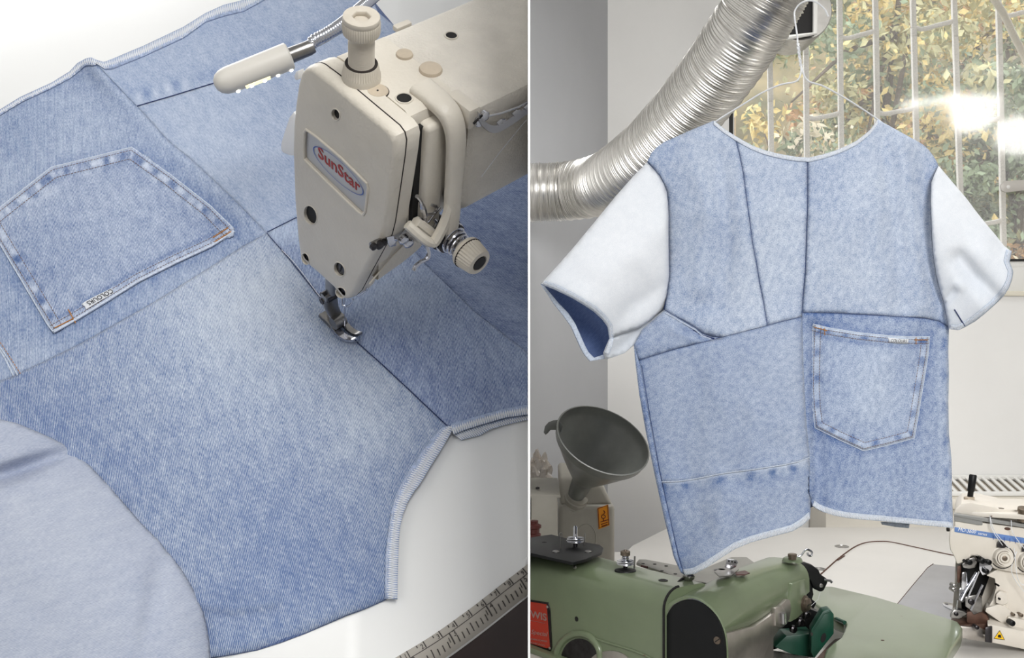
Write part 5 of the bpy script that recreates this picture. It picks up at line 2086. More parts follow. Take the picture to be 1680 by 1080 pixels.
# side strip of the back, folded round the left edge
SS = [(1040, 568), (1050, 600), (1058, 650), (1068, 706), (1080, 770), (1096, 840), (1112, 915), (1121, 941), (1116, 938), (1106, 916), (1091, 856), (1075, 784), (1060, 711), (1049, 649), (1042, 592)]
cloth('side_panel', SS, lambda x, y, h: P(x, y, SHD - .004 - hsh(x, y)), DS['p'], SHT, step=6, dip=0, uvf=UVS, wear_shade=lambda x, y: -.16, th=.001)
M['seam_shirt'] = mat('seam_thread_blue', (62, 82, 128), .9)
sm_ = lambda L, r=.0009, h=.0002, m=None, hfn=hsh: seamline(L, r, h, m, fn=shf, hfn=hfn, parent=SHT, step=8)
for L in (SA, CSU, SC_, SB_, SD_):
    sm_(L, r=.00035, h=-.0008, m=M['seam_shirt'])
sm_([p for p in ARML], r=.0003, h=-.0010, m=M['seam_shirt'])
sm_([p for p in ARMR], r=.0003, h=-.0010, m=M['seam_shirt'])
sm_(SH, r=.0008, h=.0012, m=M['fray'])
sm_([(1053, 600), (1066, 680), (1082, 770), (1098, 845), (1113, 910), (1121, 938)], r=.0005, h=.0005, m=M['seam_shirt'])
sm_([(x, y + 4) for x, y in SD_[:-1]], r=.0009, h=.0012, m=M['fray'])
sm_([(1136, 541), (1152, 551), (1172, 556)], r=.0014, h=.0002, m=M['seam_shade'])  # dark strip laid in the deep fold as its shade
# overlocked edges
hs2 = lambda x, y: hsh(x, y) + .0006
serge([(p[0], p[1] + 6) for p in NECK], NECK, shf, hs2, SHT, pitch=2.5, r=.00042, mband=M['edge_pale'], h=.001)
inl = [(1121, 936), (1138, 933), (1158, 922), (1179, 908), (1204, 892), (1231, 881), (1264, 872), (1298, 863), (1314, 853), (1327, 842)]
serge(inl, HEML, shf, hs2, SHT, pitch=2.5, r=.00042, mband=M['edge_pale'], h=.001)
inr = [(1336, 823), (1343, 828), (1352, 832), (1370, 838), (1391, 842), (1418, 845), (1446, 847), (1472, 850), (1496, 852), (1524, 855), (1551, 857), (1563, 859)]
serge(inr, HEMR, shf, hs2, SHT, pitch=2.5, r=.00042, mband=M['edge_pale'], h=.001)
serge([(1445, 857), (1470, 859), (1492, 861)], [(1447, 861), (1470, 865), (1491, 867)], lambda x, y, h: P(x, y, SHD + .03), lambda x, y: 0, SHT, pitch=2.5, r=.00042, mband=M['edge_pale'])


# patch pocket
OPR = [(1334, 532), (1358, 538), (1407, 546), (1456, 551), (1490, 553), (1525, 553)]
SDR = [(1525, 553), (1523, 580), (1514, 636), (1507, 680), (1500, 719), (1460, 730), (1417, 740), (1377, 722), (1337, 702), (1333, 670), (1331, 636), (1332, 580), (1334, 532)]


def hpr(x, y):
    ds, do = segdist(x, y, SDR), segdist(x, y, OPR)
    h = hsh(x, y) + .0030
    h += .0014 * g(ds - 6, 6) + .0018 * g(do - 6, 6)
    h -= .0012 * g(ds - 13, 2) + .0010 * g(do - 12, 2)
    d, s, _ = along(x, y, SDR)
    h += .0008 * math.sin(s / 4.6) * g(ds - 8, 4)
    h -= .0030 * g(min(ds, do), 1.6)
    return h


def wpr(x, y):
    ds, s, _ = along(x, y, SDR)
    do, so, _ = along(x, y, OPR)
    w = .04 + .14 * blob(x, y, 1425, 640, 50, 60) - .05 * blob(x, y, 1360, 600, 20, 60)
    w += .55 * g(ds - .5, 1.6) + .6 * g(do - 1, 2.0)
    w += g(ds - 9, 6) * (-.50 * max(0, math.sin(s / 6.0 + math.sin(s / 27))) + .16)
    w += g(do - 7, 4) * (-.12 + .2 * math.sin(so / 5))
    w -= .25 * g(do - 16, 4)
    return w


pr = spanel(PKR, DS['p'], wpr, [PKRC], name='pocket', hf=hpr, dip=0, step=3.4, th=.003)
for d_ in (3.5, 13):
    stitches(inset_line(SDR, d_, 1), shf, hpr, .0006, 4.5, .72, .0005, M['thread_brown'], pr)
for d_ in (4, 10.5):
    stitches(inset_line(OPR, d_, 1), shf, hpr, .0006, 4.5, .72, .0005, M['thread_brown'], pr)
for L in ([(1336, 537), (1357, 543)], [(1353, 538), (1353, 550)], [(1500, 558), (1522, 558)], [(1503, 554), (1503, 565)]):
    stitches(L, shf, hpr, .0010, 1.8, 1.2, .0006, M['thread_orange'], pr, 'bar_tack')
for L_, r_ in ((SDR, .0008), (OPR, .0011)):
    seamline(L_, r=r_, h=.0004, m=M['fray'], name='worn_edge', fn=shf, hfn=hpr, parent=pr, step=5)
lab2 = cloth('woven_label', [(1457, 554), (1476, 556), (1491, 556), (1490, 564), (1474, 564), (1459, 562)], shf, M['label_white'], pr, step=3, dip=0, uvf=UVS, hf=lambda x, y: hpr(x, y) + .0018, th=.0006, label='small white woven label')
q0 = shf(1461, 561.5, hpr(1475, 560) + .004)
q1 = shf(1488, 563.0, hpr(1475, 560) + .004)
ux = (q1 - q0).normalized()
uy = Vector((0, -1, 0)).cross(ux)
uy = -uy if uy.z < 0 else uy
tx = text('COLOURS', q0, ux, uy, .0080, .0001, shear=.25)
xs = max((v.co - q0).dot(ux) for v in tx.verts)
for v in tx.verts:
    c = v.co - q0
    v.co = q0 + ux * c.dot(ux) * ((q1 - q0).length / xs) + uy * c.dot(uy)
part('label_lettering', tx, M['ink'], lab2, smooth=0)

# left sleeve
SLF = [(1062, 266), (1040, 288), (1010, 322), (978, 361), (945, 401), (916, 434), (887, 466), (910, 475), (937, 488), (956, 499), (974, 511), (988, 524), (997, 536), (1000, 556), (1020, 548), (1051, 537), (1070, 524), (1088, 508)] + ARML[::-1][1:-1]


def hsl(x, y):
    d = segdist(x, y, SLF + [SLF[0]])
    # sleeve axis from shoulder to cuff; rounded across
    da = segdist(x, y, [(1085, 380), (1000, 440), (945, 500)])
    h = .012 + .045 * math.exp(-(da / 75) ** 2)
    h -= .004 * g(segdist(x, y, [(1000, 556), (1040, 500), (1090, 470)]), 12)
    h += .004 * mnoise.noise(Vector((x / 40, y / 40, 7)))
    h -= .010 * math.exp(-d / 5)
    return h


cuffF = [(887, 466), (910, 475), (937, 488), (956, 499), (974, 511), (988, 524), (997, 536), (1000, 556), (996, 570), (992, 579)]
spanel(SLF, DS['s'], ws, [ARML], name='sleeve', hf=hsl, dip=.004, step=6)
serge([(895, 462), (915, 469), (941, 482), (960, 493), (979, 505), (993, 519), (1003, 532), (1006, 556), (1002, 572), (998, 582)], cuffF, shf, hsl, SHT, pitch=2.5, r=.00042, mband=M['edge_pale'], h=.001)
# inside of the sleeve and its far edge
INS = [(887, 466), (910, 475), (937, 488), (956, 499), (974, 511), (988, 524), (997, 536), (1002, 556), (998, 580), (980, 588), (968, 592), (960, 583), (953, 571), (945, 553), (937, 535), (924, 517), (909, 498)]
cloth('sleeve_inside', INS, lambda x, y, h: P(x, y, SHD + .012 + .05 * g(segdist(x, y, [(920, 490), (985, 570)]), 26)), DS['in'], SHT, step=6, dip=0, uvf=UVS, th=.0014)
serge([(893, 470), (915, 497), (931, 514), (943, 532), (951, 550), (959, 568), (965, 579), (974, 588), (993, 582)], [(887, 467), (909, 499), (924, 518), (937, 536), (945, 554), (953, 572), (960, 584), (968, 593), (992, 589)], lambda x, y, h: P(x, y, SHD + .010), lambda x, y: 0, SHT, pitch=2.5, r=.00042, mband=M['edge_pale'], h=.001)
# underside of the sleeve
UND = [(1000, 556), (1020, 548), (1051, 537), (1070, 524), (1090, 508), (1094, 512), (1080, 525), (1062, 545), (1040, 566), (1025, 579), (1010, 585), (994, 590), (990, 580)]
cloth('sleeve_underside', UND, lambda x, y, h: P(x, y, SHD - .012 + .02 * g(segdist(x, y, [(1000, 590), (1092, 512)]), 20)), DS['s'], SHT, step=6, dip=0, uvf=UVS, wear_shade=lambda x, y: -.25, th=.0014)  # tone lowered to stand for the shadow under the sleeve

# right sleeve
SRF = [(1540, 272), (1562, 298), (1586, 326), (1600, 345), (1615, 364), (1632, 384), (1648, 404), (1660, 413), (1656, 430), (1662, 446), (1660, 459), (1655, 472), (1648, 484), (1632, 500), (1615, 515), (1600, 527), (1584, 536), (1572, 541), (1558, 539)] + ARMR[::-1][:-1]


def hsr(x, y):
    da = segdist(x, y, [(1535, 360), (1590, 420), (1640, 470)])
    h = .012 + .040 * math.exp(-(da / 70) ** 2)
    h -= .020 * g(segdist(x, y, [(1575, 425), (1600, 455), (1640, 495)]), 15)
    h += .006 * g(segdist(x, y, [(1575, 470), (1552, 500)]), 8)
    h -= .014 * g(segdist(x, y, [(1566, 478), (1549, 500)]), 6)
    h += .004 * mnoise.noise(Vector((x / 40, y / 40, 2)))
    h -= .006 * math.exp(-segdist(x, y, SRF[:19]) / 5)
    return h


spanel(SRF, DS['s'], lambda x, y: -.05 + .08 * blob(x, y, 1570, 360, 40, 60) - .12 * blob(x, y, 1600, 470, 40, 30) - .35 * (1 if inpoly(x, y, [(1549, 507), (1566, 507), (1584, 536), (1556, 541)]) else 0), [ARMR], name='sleeve', hf=hsr, dip=.004, step=6)
sm_([(1566, 508), (1576, 524), (1583, 535)], r=.0009, h=.0015, hfn=hsr, m=M['seam_shade'])
serge([(1652, 410), (1648, 428), (1655, 446), (1653, 458), (1648, 469), (1641, 480), (1626, 495), (1610, 509), (1596, 520), (1582, 529), (1571, 535), (1560, 534)], [(1660, 412), (1656, 430), (1662, 446), (1660, 459), (1655, 472), (1648, 484), (1632, 500), (1615, 515), (1600, 527), (1584, 536), (1572, 542), (1558, 540)], shf, hsr, SHT, pitch=2.5, r=.00042, mband=M['edge_pale'], h=.001)

# wire hanger
HG = thing('wire_hanger', 'thin white wire clothes hanger with twisted neck holding the shirt', 'hanger', P(1310, 130, SHD))
hd = SHD + .004
hookp = catmull([P(x, y, hd) for x, y in ((1359, 27), (1356, 20), (1352, 14), (1340, 4), (1327, 1), (1313, 6), (1304, 18), (1304, 32), (1306, 45), (1308, 60), (1309, 74), (1311, 92), (1313, 106))], 6)
part('hook', tube(hookp, .0015, 8), M['wire'], HG)
tw = new()
for ph in (0, math.pi):
    pts = []
    for k in range(40):
        t = k / 39
        c = P(1309 + 5 * t, 72 + 36 * t, hd)
        a_ = ph + t * 2 * math.pi * 2.5
        pts.append(c + X3 * math.cos(a_) * .0017 + Y3 * math.sin(a_) * .0017)
    tube(pts, .0013, 7, bm=tw)
part('twisted_neck', tw, M['wire'], HG)
la_ = [(1314, 106), (1314, 119), (1310, 130), (1302, 135), (1285, 138), (1270, 143), (1247, 154), (1223, 169), (1200, 183), (1178, 197), (1140, 224), (1100, 254)]
ra_ = [(1314, 106), (1317, 117), (1321, 127), (1328, 134), (1340, 138), (1352, 142), (1385, 160), (1415, 179), (1440, 196), (1480, 226), (1515, 254)]
part('shoulder_wire', tube(catmull([P(x, y, hd + (.012 if (x < 1165 or x > 1450) else 0)) for x, y in la_], 5), .0015, 8), M['wire'], HG)
part('shoulder_wire', tube(catmull([P(x, y, hd + (.012 if (x < 1165 or x > 1450) else 0)) for x, y in ra_], 5), .0015, 8), M['wire'], HG)
part('bottom_wire', tube([P(1100, 254, hd + .012), P(1310, 262, hd + .02), P(1515, 254, hd + .012)], .0015, 8), M['wire'], HG)
# cord the hook hangs from, above the picture
CD = part('hanging_string', tube([P(1327, 2, hd), P(1327, -20, hd), Vector((P(1327, 0, hd).x, hd, 3.0))], .0012, 6), M['wire'], None, loc=(P(1327, 0, hd).x, hd, 3.0))
tag(CD, 'thin white string from the ceiling holding the hanger hook', 'string')

# =================================================================== GREEN BLINDSTITCH MACHINE
SIDE = 'R'
N0 = TR(870, 915, .955)
N1 = TR(1098, 978, .955)
F0 = TR(989, 902, .962)
F1 = TR(1118, 944, .962)
ua = (N1 - N0).normalized()                # along the arm, towards the viewer
va = Vector((-ua.y, ua.x, 0))              # across, away from the viewer
if va.y < 0:
    va = -va
GM = thing('blindstitch_machine', 'green enamelled vintage sewing machine with a black oval end cover and red plate', 'sewing machine', (.3, 2.0, TZ))
AW = .104


def arm_sec(c, wd, zt, zb, r=.034):
    """arch section: camera side at -va"""
    pts = []
    for k in range(9):
        a_ = math.radians(180 - 90 * k / 8)
        pts.append((0 + r + r * math.cos(a_), zt - r + r * math.sin(a_)))
    for k in range(5):
        a_ = math.radians(90 - 90 * k / 4)
        pts.append((wd - .02 + .02 * math.cos(a_), zt - .02 + .02 * math.sin(a_)))
    pts += [(wd, zb), (0, zb)]
    return [c + va * p[0] + Z3 * (p[1] - c.z) for p in pts]


cb = N0 - ua * .25
rings = []
LA = (N1 - N0).length + .25
for k in range(9):
    t = k / 8
    c = cb + ua * (LA * t)
    c = c - va * (.010)
    rings.append(arm_sec(c, AW + .012 * (1 - t), .968 - .004 * math.sin(t * 3), TZ + .012))
rings = rings[:-1] + [arm_sec(cb + ua * (LA) - va * .010, AW, .966, TZ + .012)]
part('arm', loft(rings), M['green'], GM, smooth=50)
part('base_casting', box(cb + ua * (LA * .55) + va * .05 + Z3 * (TZ + .006 - .955), ua, va, Z3, LA * .5, .075, .006, .003), M['green'], GM)


def GS(x, y, d=0.0):                        # pixel on the camera side of the arm
    return hit(x, y, N0 - va * (.010 + d), va)


def GT(x, y, z):
    return TR(x, y, z)


jc0 = cb + ua * (LA - .002) - va * .010
je = lambda c: [p + (p - (c + va * AW / 2 + Z3 * (.88 - c.z))).normalized() * .0010 for p in arm_sec(c, AW, .966, TZ + .012)]
part('joint_gap', tube([je(jc0)[-1]] + je(jc0)[0:9], .0024, 6), M['black'], GM)
# red name plate
rp = part('name_plate', prism([(860, 983), (899, 989), (902, 1000), (905, 1062), (903, 1069), (896, 1067), (860, 1056)], lambda x, y: GS(x, y, .0018), va, .002, bv=.0004), M['dark_steel'], GM, label='red plate with silver lettering')
part('plate_field', prism([(860, 986), (896.5, 992), (902, 1063), (897, 1064), (860, 1053)], lambda x, y: GS(x, y, .0022), va, .0006), M['red_plate'], rp, smooth=0)
gx = (GS(895, 1020) - GS(870, 1016)).normalized()
def ptext(s_, x0, y0, x1, y1, size, shear=0, bold=0, m='silver'):
    a_, c_ = GS(x0, y0, .0024), GS(x1, y1, .0024)
    u_ = (c_ - a_).normalized()
    t_ = text(s_, a_, u_, Z3 - u_ * Z3.dot(u_), size, .0001, shear=shear, bold=bold)
    w__ = max((v.co - a_).dot(u_) for v in t_.verts)
    for v in t_.verts:
        q_ = v.co - a_
        v.co = a_ + u_ * q_.dot(u_) * ((c_ - a_).length / w__) + (q_ - u_ * q_.dot(u_))
    part('plate_lettering', t_, M[m], rp, smooth=0)


ptext('WIS', 871, 1013, 897, 1019, .0185, 0, .0004)
ptext('Special', 871, 1040, 899, 1045, .0120, .3, 0)
ptext('SEWING COMPANY', 871, 1050, 898, 1054.5, .0045, 0, 0)
ptext('CHICAGO', 871, 1056, 894, 1061, .0045, 0, 0)
part('plate_rule', tube([GS(870, 1018.5, .0026), GS(894, 1023, .0026)], .0003, 4), M['silver'], rp)
for x, y in ((898, 996), (902, 1064)):
    part('plate_rivet', lathe(GS(x, y, .002), -va, [(.0028, 0), (.0026, .001), (.001, .0018), (0, .0019)], 14), M['silver'], rp)
part('oil_hole', lathe(GS(946, 1016, .0002), -va, [(.0046, 0), (.0046, .0006)], 18), M['black'], GM)
part('arm_screw', lathe(GS(944, 932, -.004), (-va + Z3 * .8), [(.003, 0), (.003, .004), (0, .005)], 14), M['steel'], GM)
# big hand opening with rim
oc_ = [(914 + 0, 1110)]
el = [(948 + 36 * math.cos(t) - 8 * math.sin(t), 1082 + 42 * math.sin(t) + 6 * math.cos(t)) for t in [2 * math.pi * i / 40 for i in range(40)]]
part('opening_rim', tube([GS(x, y, .001) for x, y in el], .0065, 10, closed=True), M['green'], GM)
el2 = [(950 + 30 * math.cos(t), 1084 + 36 * math.sin(t)) for t in [2 * math.pi * i / 32 for i in range(32)]]
part('opening_mesh', prism(el2, lambda x, y: GS(x, y, .0006), va, .001), M['dark_steel'], GM)
el3 = [(1000 + 34 * math.cos(t), 1090 + 22 * math.sin(t)) for t in [2 * math.pi * i / 32 for i in range(32)]]
part('side_cover', prism(el3, lambda x, y: GS(x, y, .002), va, .003, bv=.001), M['silver'], GM)
part('casting_edge', tube(catmull([GS(x, y, .001) for x, y in ((925, 1046), (960, 1044), (1000, 1056), (1050, 1072), (1085, 1090))], 5), .002, 6), M['green'], GM)

# black top plate with tension post
bp_ = [(860, 884), (883, 880), (905, 877), (920, 881), (950, 888), (984, 894), (990, 899), (987, 906), (962, 917), (940, 923), (900, 914), (860, 905)]
tp2 = part('top_plate', prism(bp_, lambda x, y: TR(x, y, .980), -Z3, .006, bv=.0012), M['black_paint'], GM)
part('plate_hole', lathe(TR(893, 890, .9802), Z3, [(.005, 0), (.005, .0004)], 16), M['black'], tp2)
for x, y in ((912, 906), (965, 906)):
    part('plate_screw', lathe(TR(x, y, .980), Z3, [(.0068, 0), (.0068, .0015), (.004, .003), (0, .0032)], 20), M['steel'], tp2)
def tension(px, py, z, k=1.0, knob=False):
    o = TR(px, py, z)
    t_ = part('tension_post', lathe(o, Z3, [(.0045 * k, 0), (.0045 * k, .012 * k)], 16), M['dark_steel'], GM)
    for (r_, h_) in ((.0165, .008), (.0180, .0105), (.0165, .0145)):
        part('tension_disc', lathe(o + Z3 * h_ * k, Z3, [(.004 * k, 0), (r_ * .75 * k, .0004), (r_ * k, .0016 * k), (r_ * .98 * k, .0024 * k), (r_ * .7 * k, .0012 * k), (.004 * k, .0014 * k)], 36), M['chrome'], t_)
    if knob:
        sp_ = [o + Z3 * (.016 + .010 * i / 50) * k + Vector((math.cos(i * .45), math.sin(i * .45), 0)) * .0075 * k * (1 - .25 * i / 50) for i in range(51)]
        part('tension_spring', tube(sp_, .0013 * k, 6), M['chrome'], t_)
        part('tension_knob', lathe(o + Z3 * .026 * k, Z3, [(.004, 0), (.0095 * k, .001), (.0098 * k, .0085 * k), (.008 * k, .010 * k), (.0035 * k, .010 * k), (.003 * k, .012 * k), (0, .012 * k)], 40, ridges=20, rdepth=.0004, rz=(.001, .009)), M['bronze'], t_)
    else:
        part('post_tip', lathe(o + Z3 * .014 * k, Z3, [(.0042 * k, 0), (.0042 * k, .022 * k), (.003 * k, .0255 * k), (0, .0265 * k)], 18), M['chrome'], t_)
        part('post_slot', box(o + Z3 * .033 * k + Vector((0, -.0042, 0)) * k, X3, Y3, Z3, .0008, .0004, .008 * k), M['dark_steel'], t_)
    part('guide_pin', tube([o + Vector((.017, -.004, .002)) * k, o + Vector((.018, -.004, .026)) * k], .0016, 8), M['steel'], t_)
    return t_


tension(944, 897, .981, 1.0)
part('thread_pin', tube([TR(920, 903, .981), TR(920, 903, .981) + Z3 * .026], .0009, 6), M['steel'], GM)
part('pin_eyelet', tube([TR(920, 903, .981) + Z3 * .029 + Vector((math.cos(t) * .003, 0, math.sin(t) * .0035)) for t in [2 * math.pi * i / 14 for i in range(14)]], .0009, 6, closed=True), M['steel'], GM)
tension(1026, 934, .966, .92, True)
part('post_seat', lathe(TR(1026, 938, .964), Z3, [(.020, 0), (.019, .003), (.010, .0045)], 28), M['black_paint'], GM)
part('oil_cup', lathe(TR(1088, 953, .966), Z3, [(.0082, 0), (.0082, .0012), (.006, .0016), (.0052, .0006), (0, .0006)], 28), M['dark_steel'], GM)
part('oil_cup_hole', lathe(TR(1088, 953, .9668), Z3, [(.004, 0), (.004, .0006)], 18), M['black'], GM)

# grey plate behind the arm
gp_ = [(1044, 923), (1048, 918), (1060, 918), (1118, 929), (1150, 935), (1200, 914), (1225, 914), (1243, 927), (1250, 945), (1180, 960), (1120, 950)]
pg = part('rear_plate', prism(gp_, lambda x, y: TR(x, y, .935), -Z3, .006, bv=.001), M['plate_grey'], GM)
for x, y in ((1055, 925), (1074, 926), (1093, 929), (1086, 937), (1108, 942)):
    part('plate_hole', lathe(TR(x, y, .9352), Z3, [(.0035, 0), (.0035, .0005)], 14), M['black'], pg)
part('plate_slot', tube([TR(1052, 929, .936), TR(1062, 931, .936)], .0022, 6), M['red_knob'], pg)

# head: rounded casing running away from the black end cover
P0 = Vector((.2895, 1.806, 0))
hh = (Vector((.506, 2.066, 0)) - P0).normalized()
hp_ = Vector((hh.y, -hh.x, 0))              # to the right of the head
HW = .0535


def GR_(x, y, d=0.0):                       # pixel on the right side plane of the head
    return hit(x, y, P0 + hp_ * (HW + d), hp_)


sidepts = [GR_(x, y) for x, y in ((1187, 1037), (1213, 1033), (1238, 1025), (1254, 1015), (1270, 1003), (1296, 986), (1322, 974))]
sp_t = [((p - P0).dot(hh), p.z) for p in sidepts]


def zright(t):
    if t <= sp_t[0][0]:
        return sp_t[0][1]
    for a_, c_ in zip(sp_t, sp_t[1:]):
        if t <= c_[0]:
            return a_[1] + (c_[1] - a_[1]) * (t - a_[0]) / (c_[0] - a_[0])
    return sp_t[-1][1]


rings = []
for k in range(15):
    t = -.004 + .352 * k / 14
    f_ = max(0, t) / .35
    zt = .957 + .014 * math.sin(min(1, f_ * 1.3) * math.pi / 2) - .004 * f_ ** 3
    w_ = HW * (1 - .10 * math.sin(f_ * math.pi))
    zr = min(zright(t), zt - .02)
    c = P0 + hh * t
    pts = []
    hgt = zt - .0
    for i in range(17):
        a_ = math.pi * i / 16
        # superellipse arch: rounder near the cover, flatter later
        e = 1.0 - .35 * f_
        ca, sa_ = math.cos(a_), math.sin(a_)
        X_ = math.copysign(abs(ca) ** e, ca) * w_
        depth_ = (.060 - .012 * f_)
        Z_ = zt - depth_ + depth_ * sa_ ** e
        pts.append(c + hp_ * X_ + Z3 * (max(Z_, zr if X_ > 0 else 0) if False else Z_))
    pts[0] = c + hp_ * w_ + Z3 * min(zt - .03, max(zr, .80))
    pts[-1] = c - hp_ * w_ + Z3 * (TZ + .03)
    rings.append(pts)
bm = loft(rings)
part('head_casing', bm, M['green'], GM, smooth=60)
part('head_lower', loft([[P0 + hh * t + hp_ * a_ + Z3 * z for a_, z in ((-HW * .95, TZ + .005), (-HW * .95, .90), (HW * .82, .885 + .05 * max(0, t) / .3), (HW * .82, TZ + .005))] for t in (.004, .12, .22)]), M['silver'], GM)
# black end cover
cov = catmull([(1084, 1100, 0), (1085, 1060, 0), (1089, 1024, 0), (1100, 999, 0), (1112, 989, 0), (1127, 984, 0), (1143, 986, 0), (1160, 997, 0), (1175, 1014, 0), (1185, 1037, 0), (1189, 1062, 0), (1190, 1100, 0)], 4)
covn = (hh)
CV_ = lambda x, y, d=0: hit(x, y, P0 - hh * (.006 + d), hh)
part('end_cover', prism([(p.x, p.y) for p in cov], CV_, hh, .006, bv=.002), M['black_paint'], GM)
part('cover_edge', tube([CV_(p.x, p.y, -.004) for p in cov], .0022, 8), M['steel'], GM)
part('cover_edge_green', tube([CV_(p.x + (2 if p.x > 1137 else -2), p.y - 2.5, -.008) for p in cov], .0035, 8), M['green'], GM)
es = part('cover_screw', lathe(CV_(1177, 1051, .0005), -hh, [(.0062, 0), (.006, .0018), (.003, .003), (0, .0032)], 24), M['bronze'], GM)
part('screw_slot', box(CV_(1177, 1051, .0036), (hp_ + Z3 * .8).normalized(), hh, (Z3 - hp_ * .8).normalized(), .0055, .0003, .0008), M['black'], es)
# joint line between arm and head
part('joint_gap', tube(catmull([TR(1134, 942, .966), TR(1122, 949, .967), TR(1110, 960, .962), TR(1099, 978, .950), CV_(1088, 1010, -.010), CV_(1083, 1050, -.010), CV_(1083, 1090, -.010)], 4), .0030, 6), M['black'], GM)
part('end_housing', prism([(1295, 984), (1297, 1022), (1309, 1015), (1321, 1004), (1325, 972), (1323, 950), (1300, 958)], lambda x, y: GR_(x, y, .001), -hp_, .05, bv=.003), M['green'], GM)
# silver face plate, latch and round nut on the head's right side
part('face_plate', prism([(1189, 1040), (1238, 1029), (1262, 1012), (1291, 984), (1297, 984), (1299, 1000), (1296, 1018), (1280, 1032), (1262, 1060), (1240, 1110), (1189, 1110)], lambda x, y: GR_(x, y, .002), -hp_, .012, bv=.003), M['silver'], GM)
lt = part('latch', prism([(1272, 998), (1284, 994), (1290, 1004), (1291, 1024), (1282, 1030), (1273, 1028)], lambda x, y: GR_(x, y, .006), -hp_, .008, bv=.002), M['silver'], GM)
part('latch_knob', tube([GR_(1285, 1006, .010), GR_(1286, 1023, .010)], .0055, 12), M['chrome'], lt)
nt_ = GR_(1319, 991, .0)
nut = part('round_nut', lathe(nt_ - hp_ * .004, hp_, [(.0155, 0), (.0155, .007), (.012, .008), (.0118, .013), (.010, .0145), (0, .0146)], 36), M['bronze'], GM)
part('nut_slot', box(nt_ + hp_ * .0108, hh, hp_, Z3, .009, .0002, .0009), M['dark_steel'], nut)
# top hardware
part('top_boss', lathe(TR(1300, 921, .970), Z3, [(.019, 0), (.017, .005), (.014, .007)], 28), M['green'], GM)
part('top_bolt', lathe(TR(1300, 918, .976), Z3, [(.0075, 0), (.0075, .0045), (.0085, .005), (.0085, .009), (.007, .0105), (0, .0105)], 12), M['bronze'], GM, smooth=20)
hz = lambda x, y: P(x, y, 2.04)
part('thread_hook', tube(catmull([hz(1299, 914), hz(1308, 914), hz(1315, 911), hz(1320, 904), hz(1325, 902), hz(1332, 906), hz(1331, 912), hz(1326, 911), hz(1325, 907)], 5), .0020, 8), M['chrome'], GM)
part('disc_plate', lathe(TR(1184, 938, .972), Z3, [(.012, 0), (.014, .002), (.006, .004), (0, .004)], 20), M['dark_steel'], GM)
part('guide_plate', prism([(1172, 938), (1184, 930), (1205, 930), (1212, 934), (1200, 944), (1180, 946)], lambda x, y: TR(x, y, .976), -Z3, .002, bv=.0005), M['steel'], GM)
tg = part('eyelet_plate', prism([(1193, 917), (1208, 919), (1211, 923), (1207, 931), (1199, 935), (1189, 931)], lambda x, y: P(x, y, 1.93), (Y3 + X3 * .2), .0015, bv=.0003), M['chrome'], GM)
for x, y in ((1196, 921), (1201, 922), (1206, 923)):
    part('eyelet', prism(ellipse(x, y, 1.3, 1.5, 10), lambda x, y: P(x, y, 1.929), Y3, .0004), M['black'], tg, smooth=0)
part('red_washer', prism([(1206, 939), (1222, 936), (1230, 940), (1222, 943), (1208, 943)], lambda x, y: TR(x, y, .974), -Z3, .0015), M['red_knob'], GM)
part('thread_ball', lathe(TR(1130, 953, .966), Z3, [(.006, 0), (.010, .004), (.0105, .009), (.006, .013), (0, .014)], 24), M['steel'], GM)
# scratches are shallow lines of bare metal
bm = new()
for L in ([(1194, 988), (1200, 1000), (1210, 1014)], [(1198, 990), (1208, 1004), (1218, 1013)], [(1180, 1006), (1184, 1018), (1192, 1024)], [(1188, 1023), (1200, 1025), (1210, 1022)], [(1160, 961), (1165, 955), (1170, 947)], [(1202, 988), (1210, 989)]):
    tube([TR(x, y, zz) for (x, y), zz in zip(L, [.945 - .0006 * (L[0][1] - 980)] * 3)] if False else [GR_(x, y, .0006) for x, y in L], .0006, 4, bm=bm)
bm.free()
# black take-up bracket at the far end
bkt = [(1311, 922), (1322, 924), (1333, 928), (1344, 936), (1346, 943), (1358, 951), (1358, 957), (1352, 970), (1346, 972), (1334, 966), (1330, 954), (1320, 944), (1312, 932)]
bk_ = part('takeup_bracket', prism(bkt, lambda x, y: P(x, y, 2.06), Y3, .014, bv=.003), M['black_paint'], GM)
part('bracket_arm', prism([(1321, 944), (1331, 948), (1334, 966), (1330, 982), (1340, 990), (1335, 1000), (1326, 992), (1320, 975)], lambda x, y: P(x, y, 2.065), Y3, .012, bv=.002), M['black_paint'], bk_)
part('bracket_screw', lathe(P(1347, 961, 2.06), -Y3, [(.0038, 0), (.0038, .002), (0, .003)], 14), M['steel'], bk_)
part('bracket_tip', tube([P(1352, 952, 2.055), P(1362, 953, 2.055), P(1365, 956, 2.055)], .0025, 8), M['chrome'], bk_)
part('needle_thread', tube([P(1346, 971, 2.055), P(1342, 984, 2.055), P(1330, 995, 2.055)], .0005, 5), M['thread_white'], bk_)
part('linkage', tube([P(1326, 955, 2.07), P(1331, 975, 2.07), P(1322, 998, 2.07), P(1312, 1014, 2.07)], [.006, .004, .006, .007], 10), M['dark_steel'], GM)
for x, y, r_ in ((1322, 1008, .007), (1312, 1020, .008), (1300, 1032, .007)):
    part('bearing', lathe(P(x, y, 2.03), -(Y3 - X3 * .4), [(r_, 0), (r_, .006), (r_ * .6, .008), (r_ * .5, .006), (0, .006)], 20), M['dark_steel'], GM)
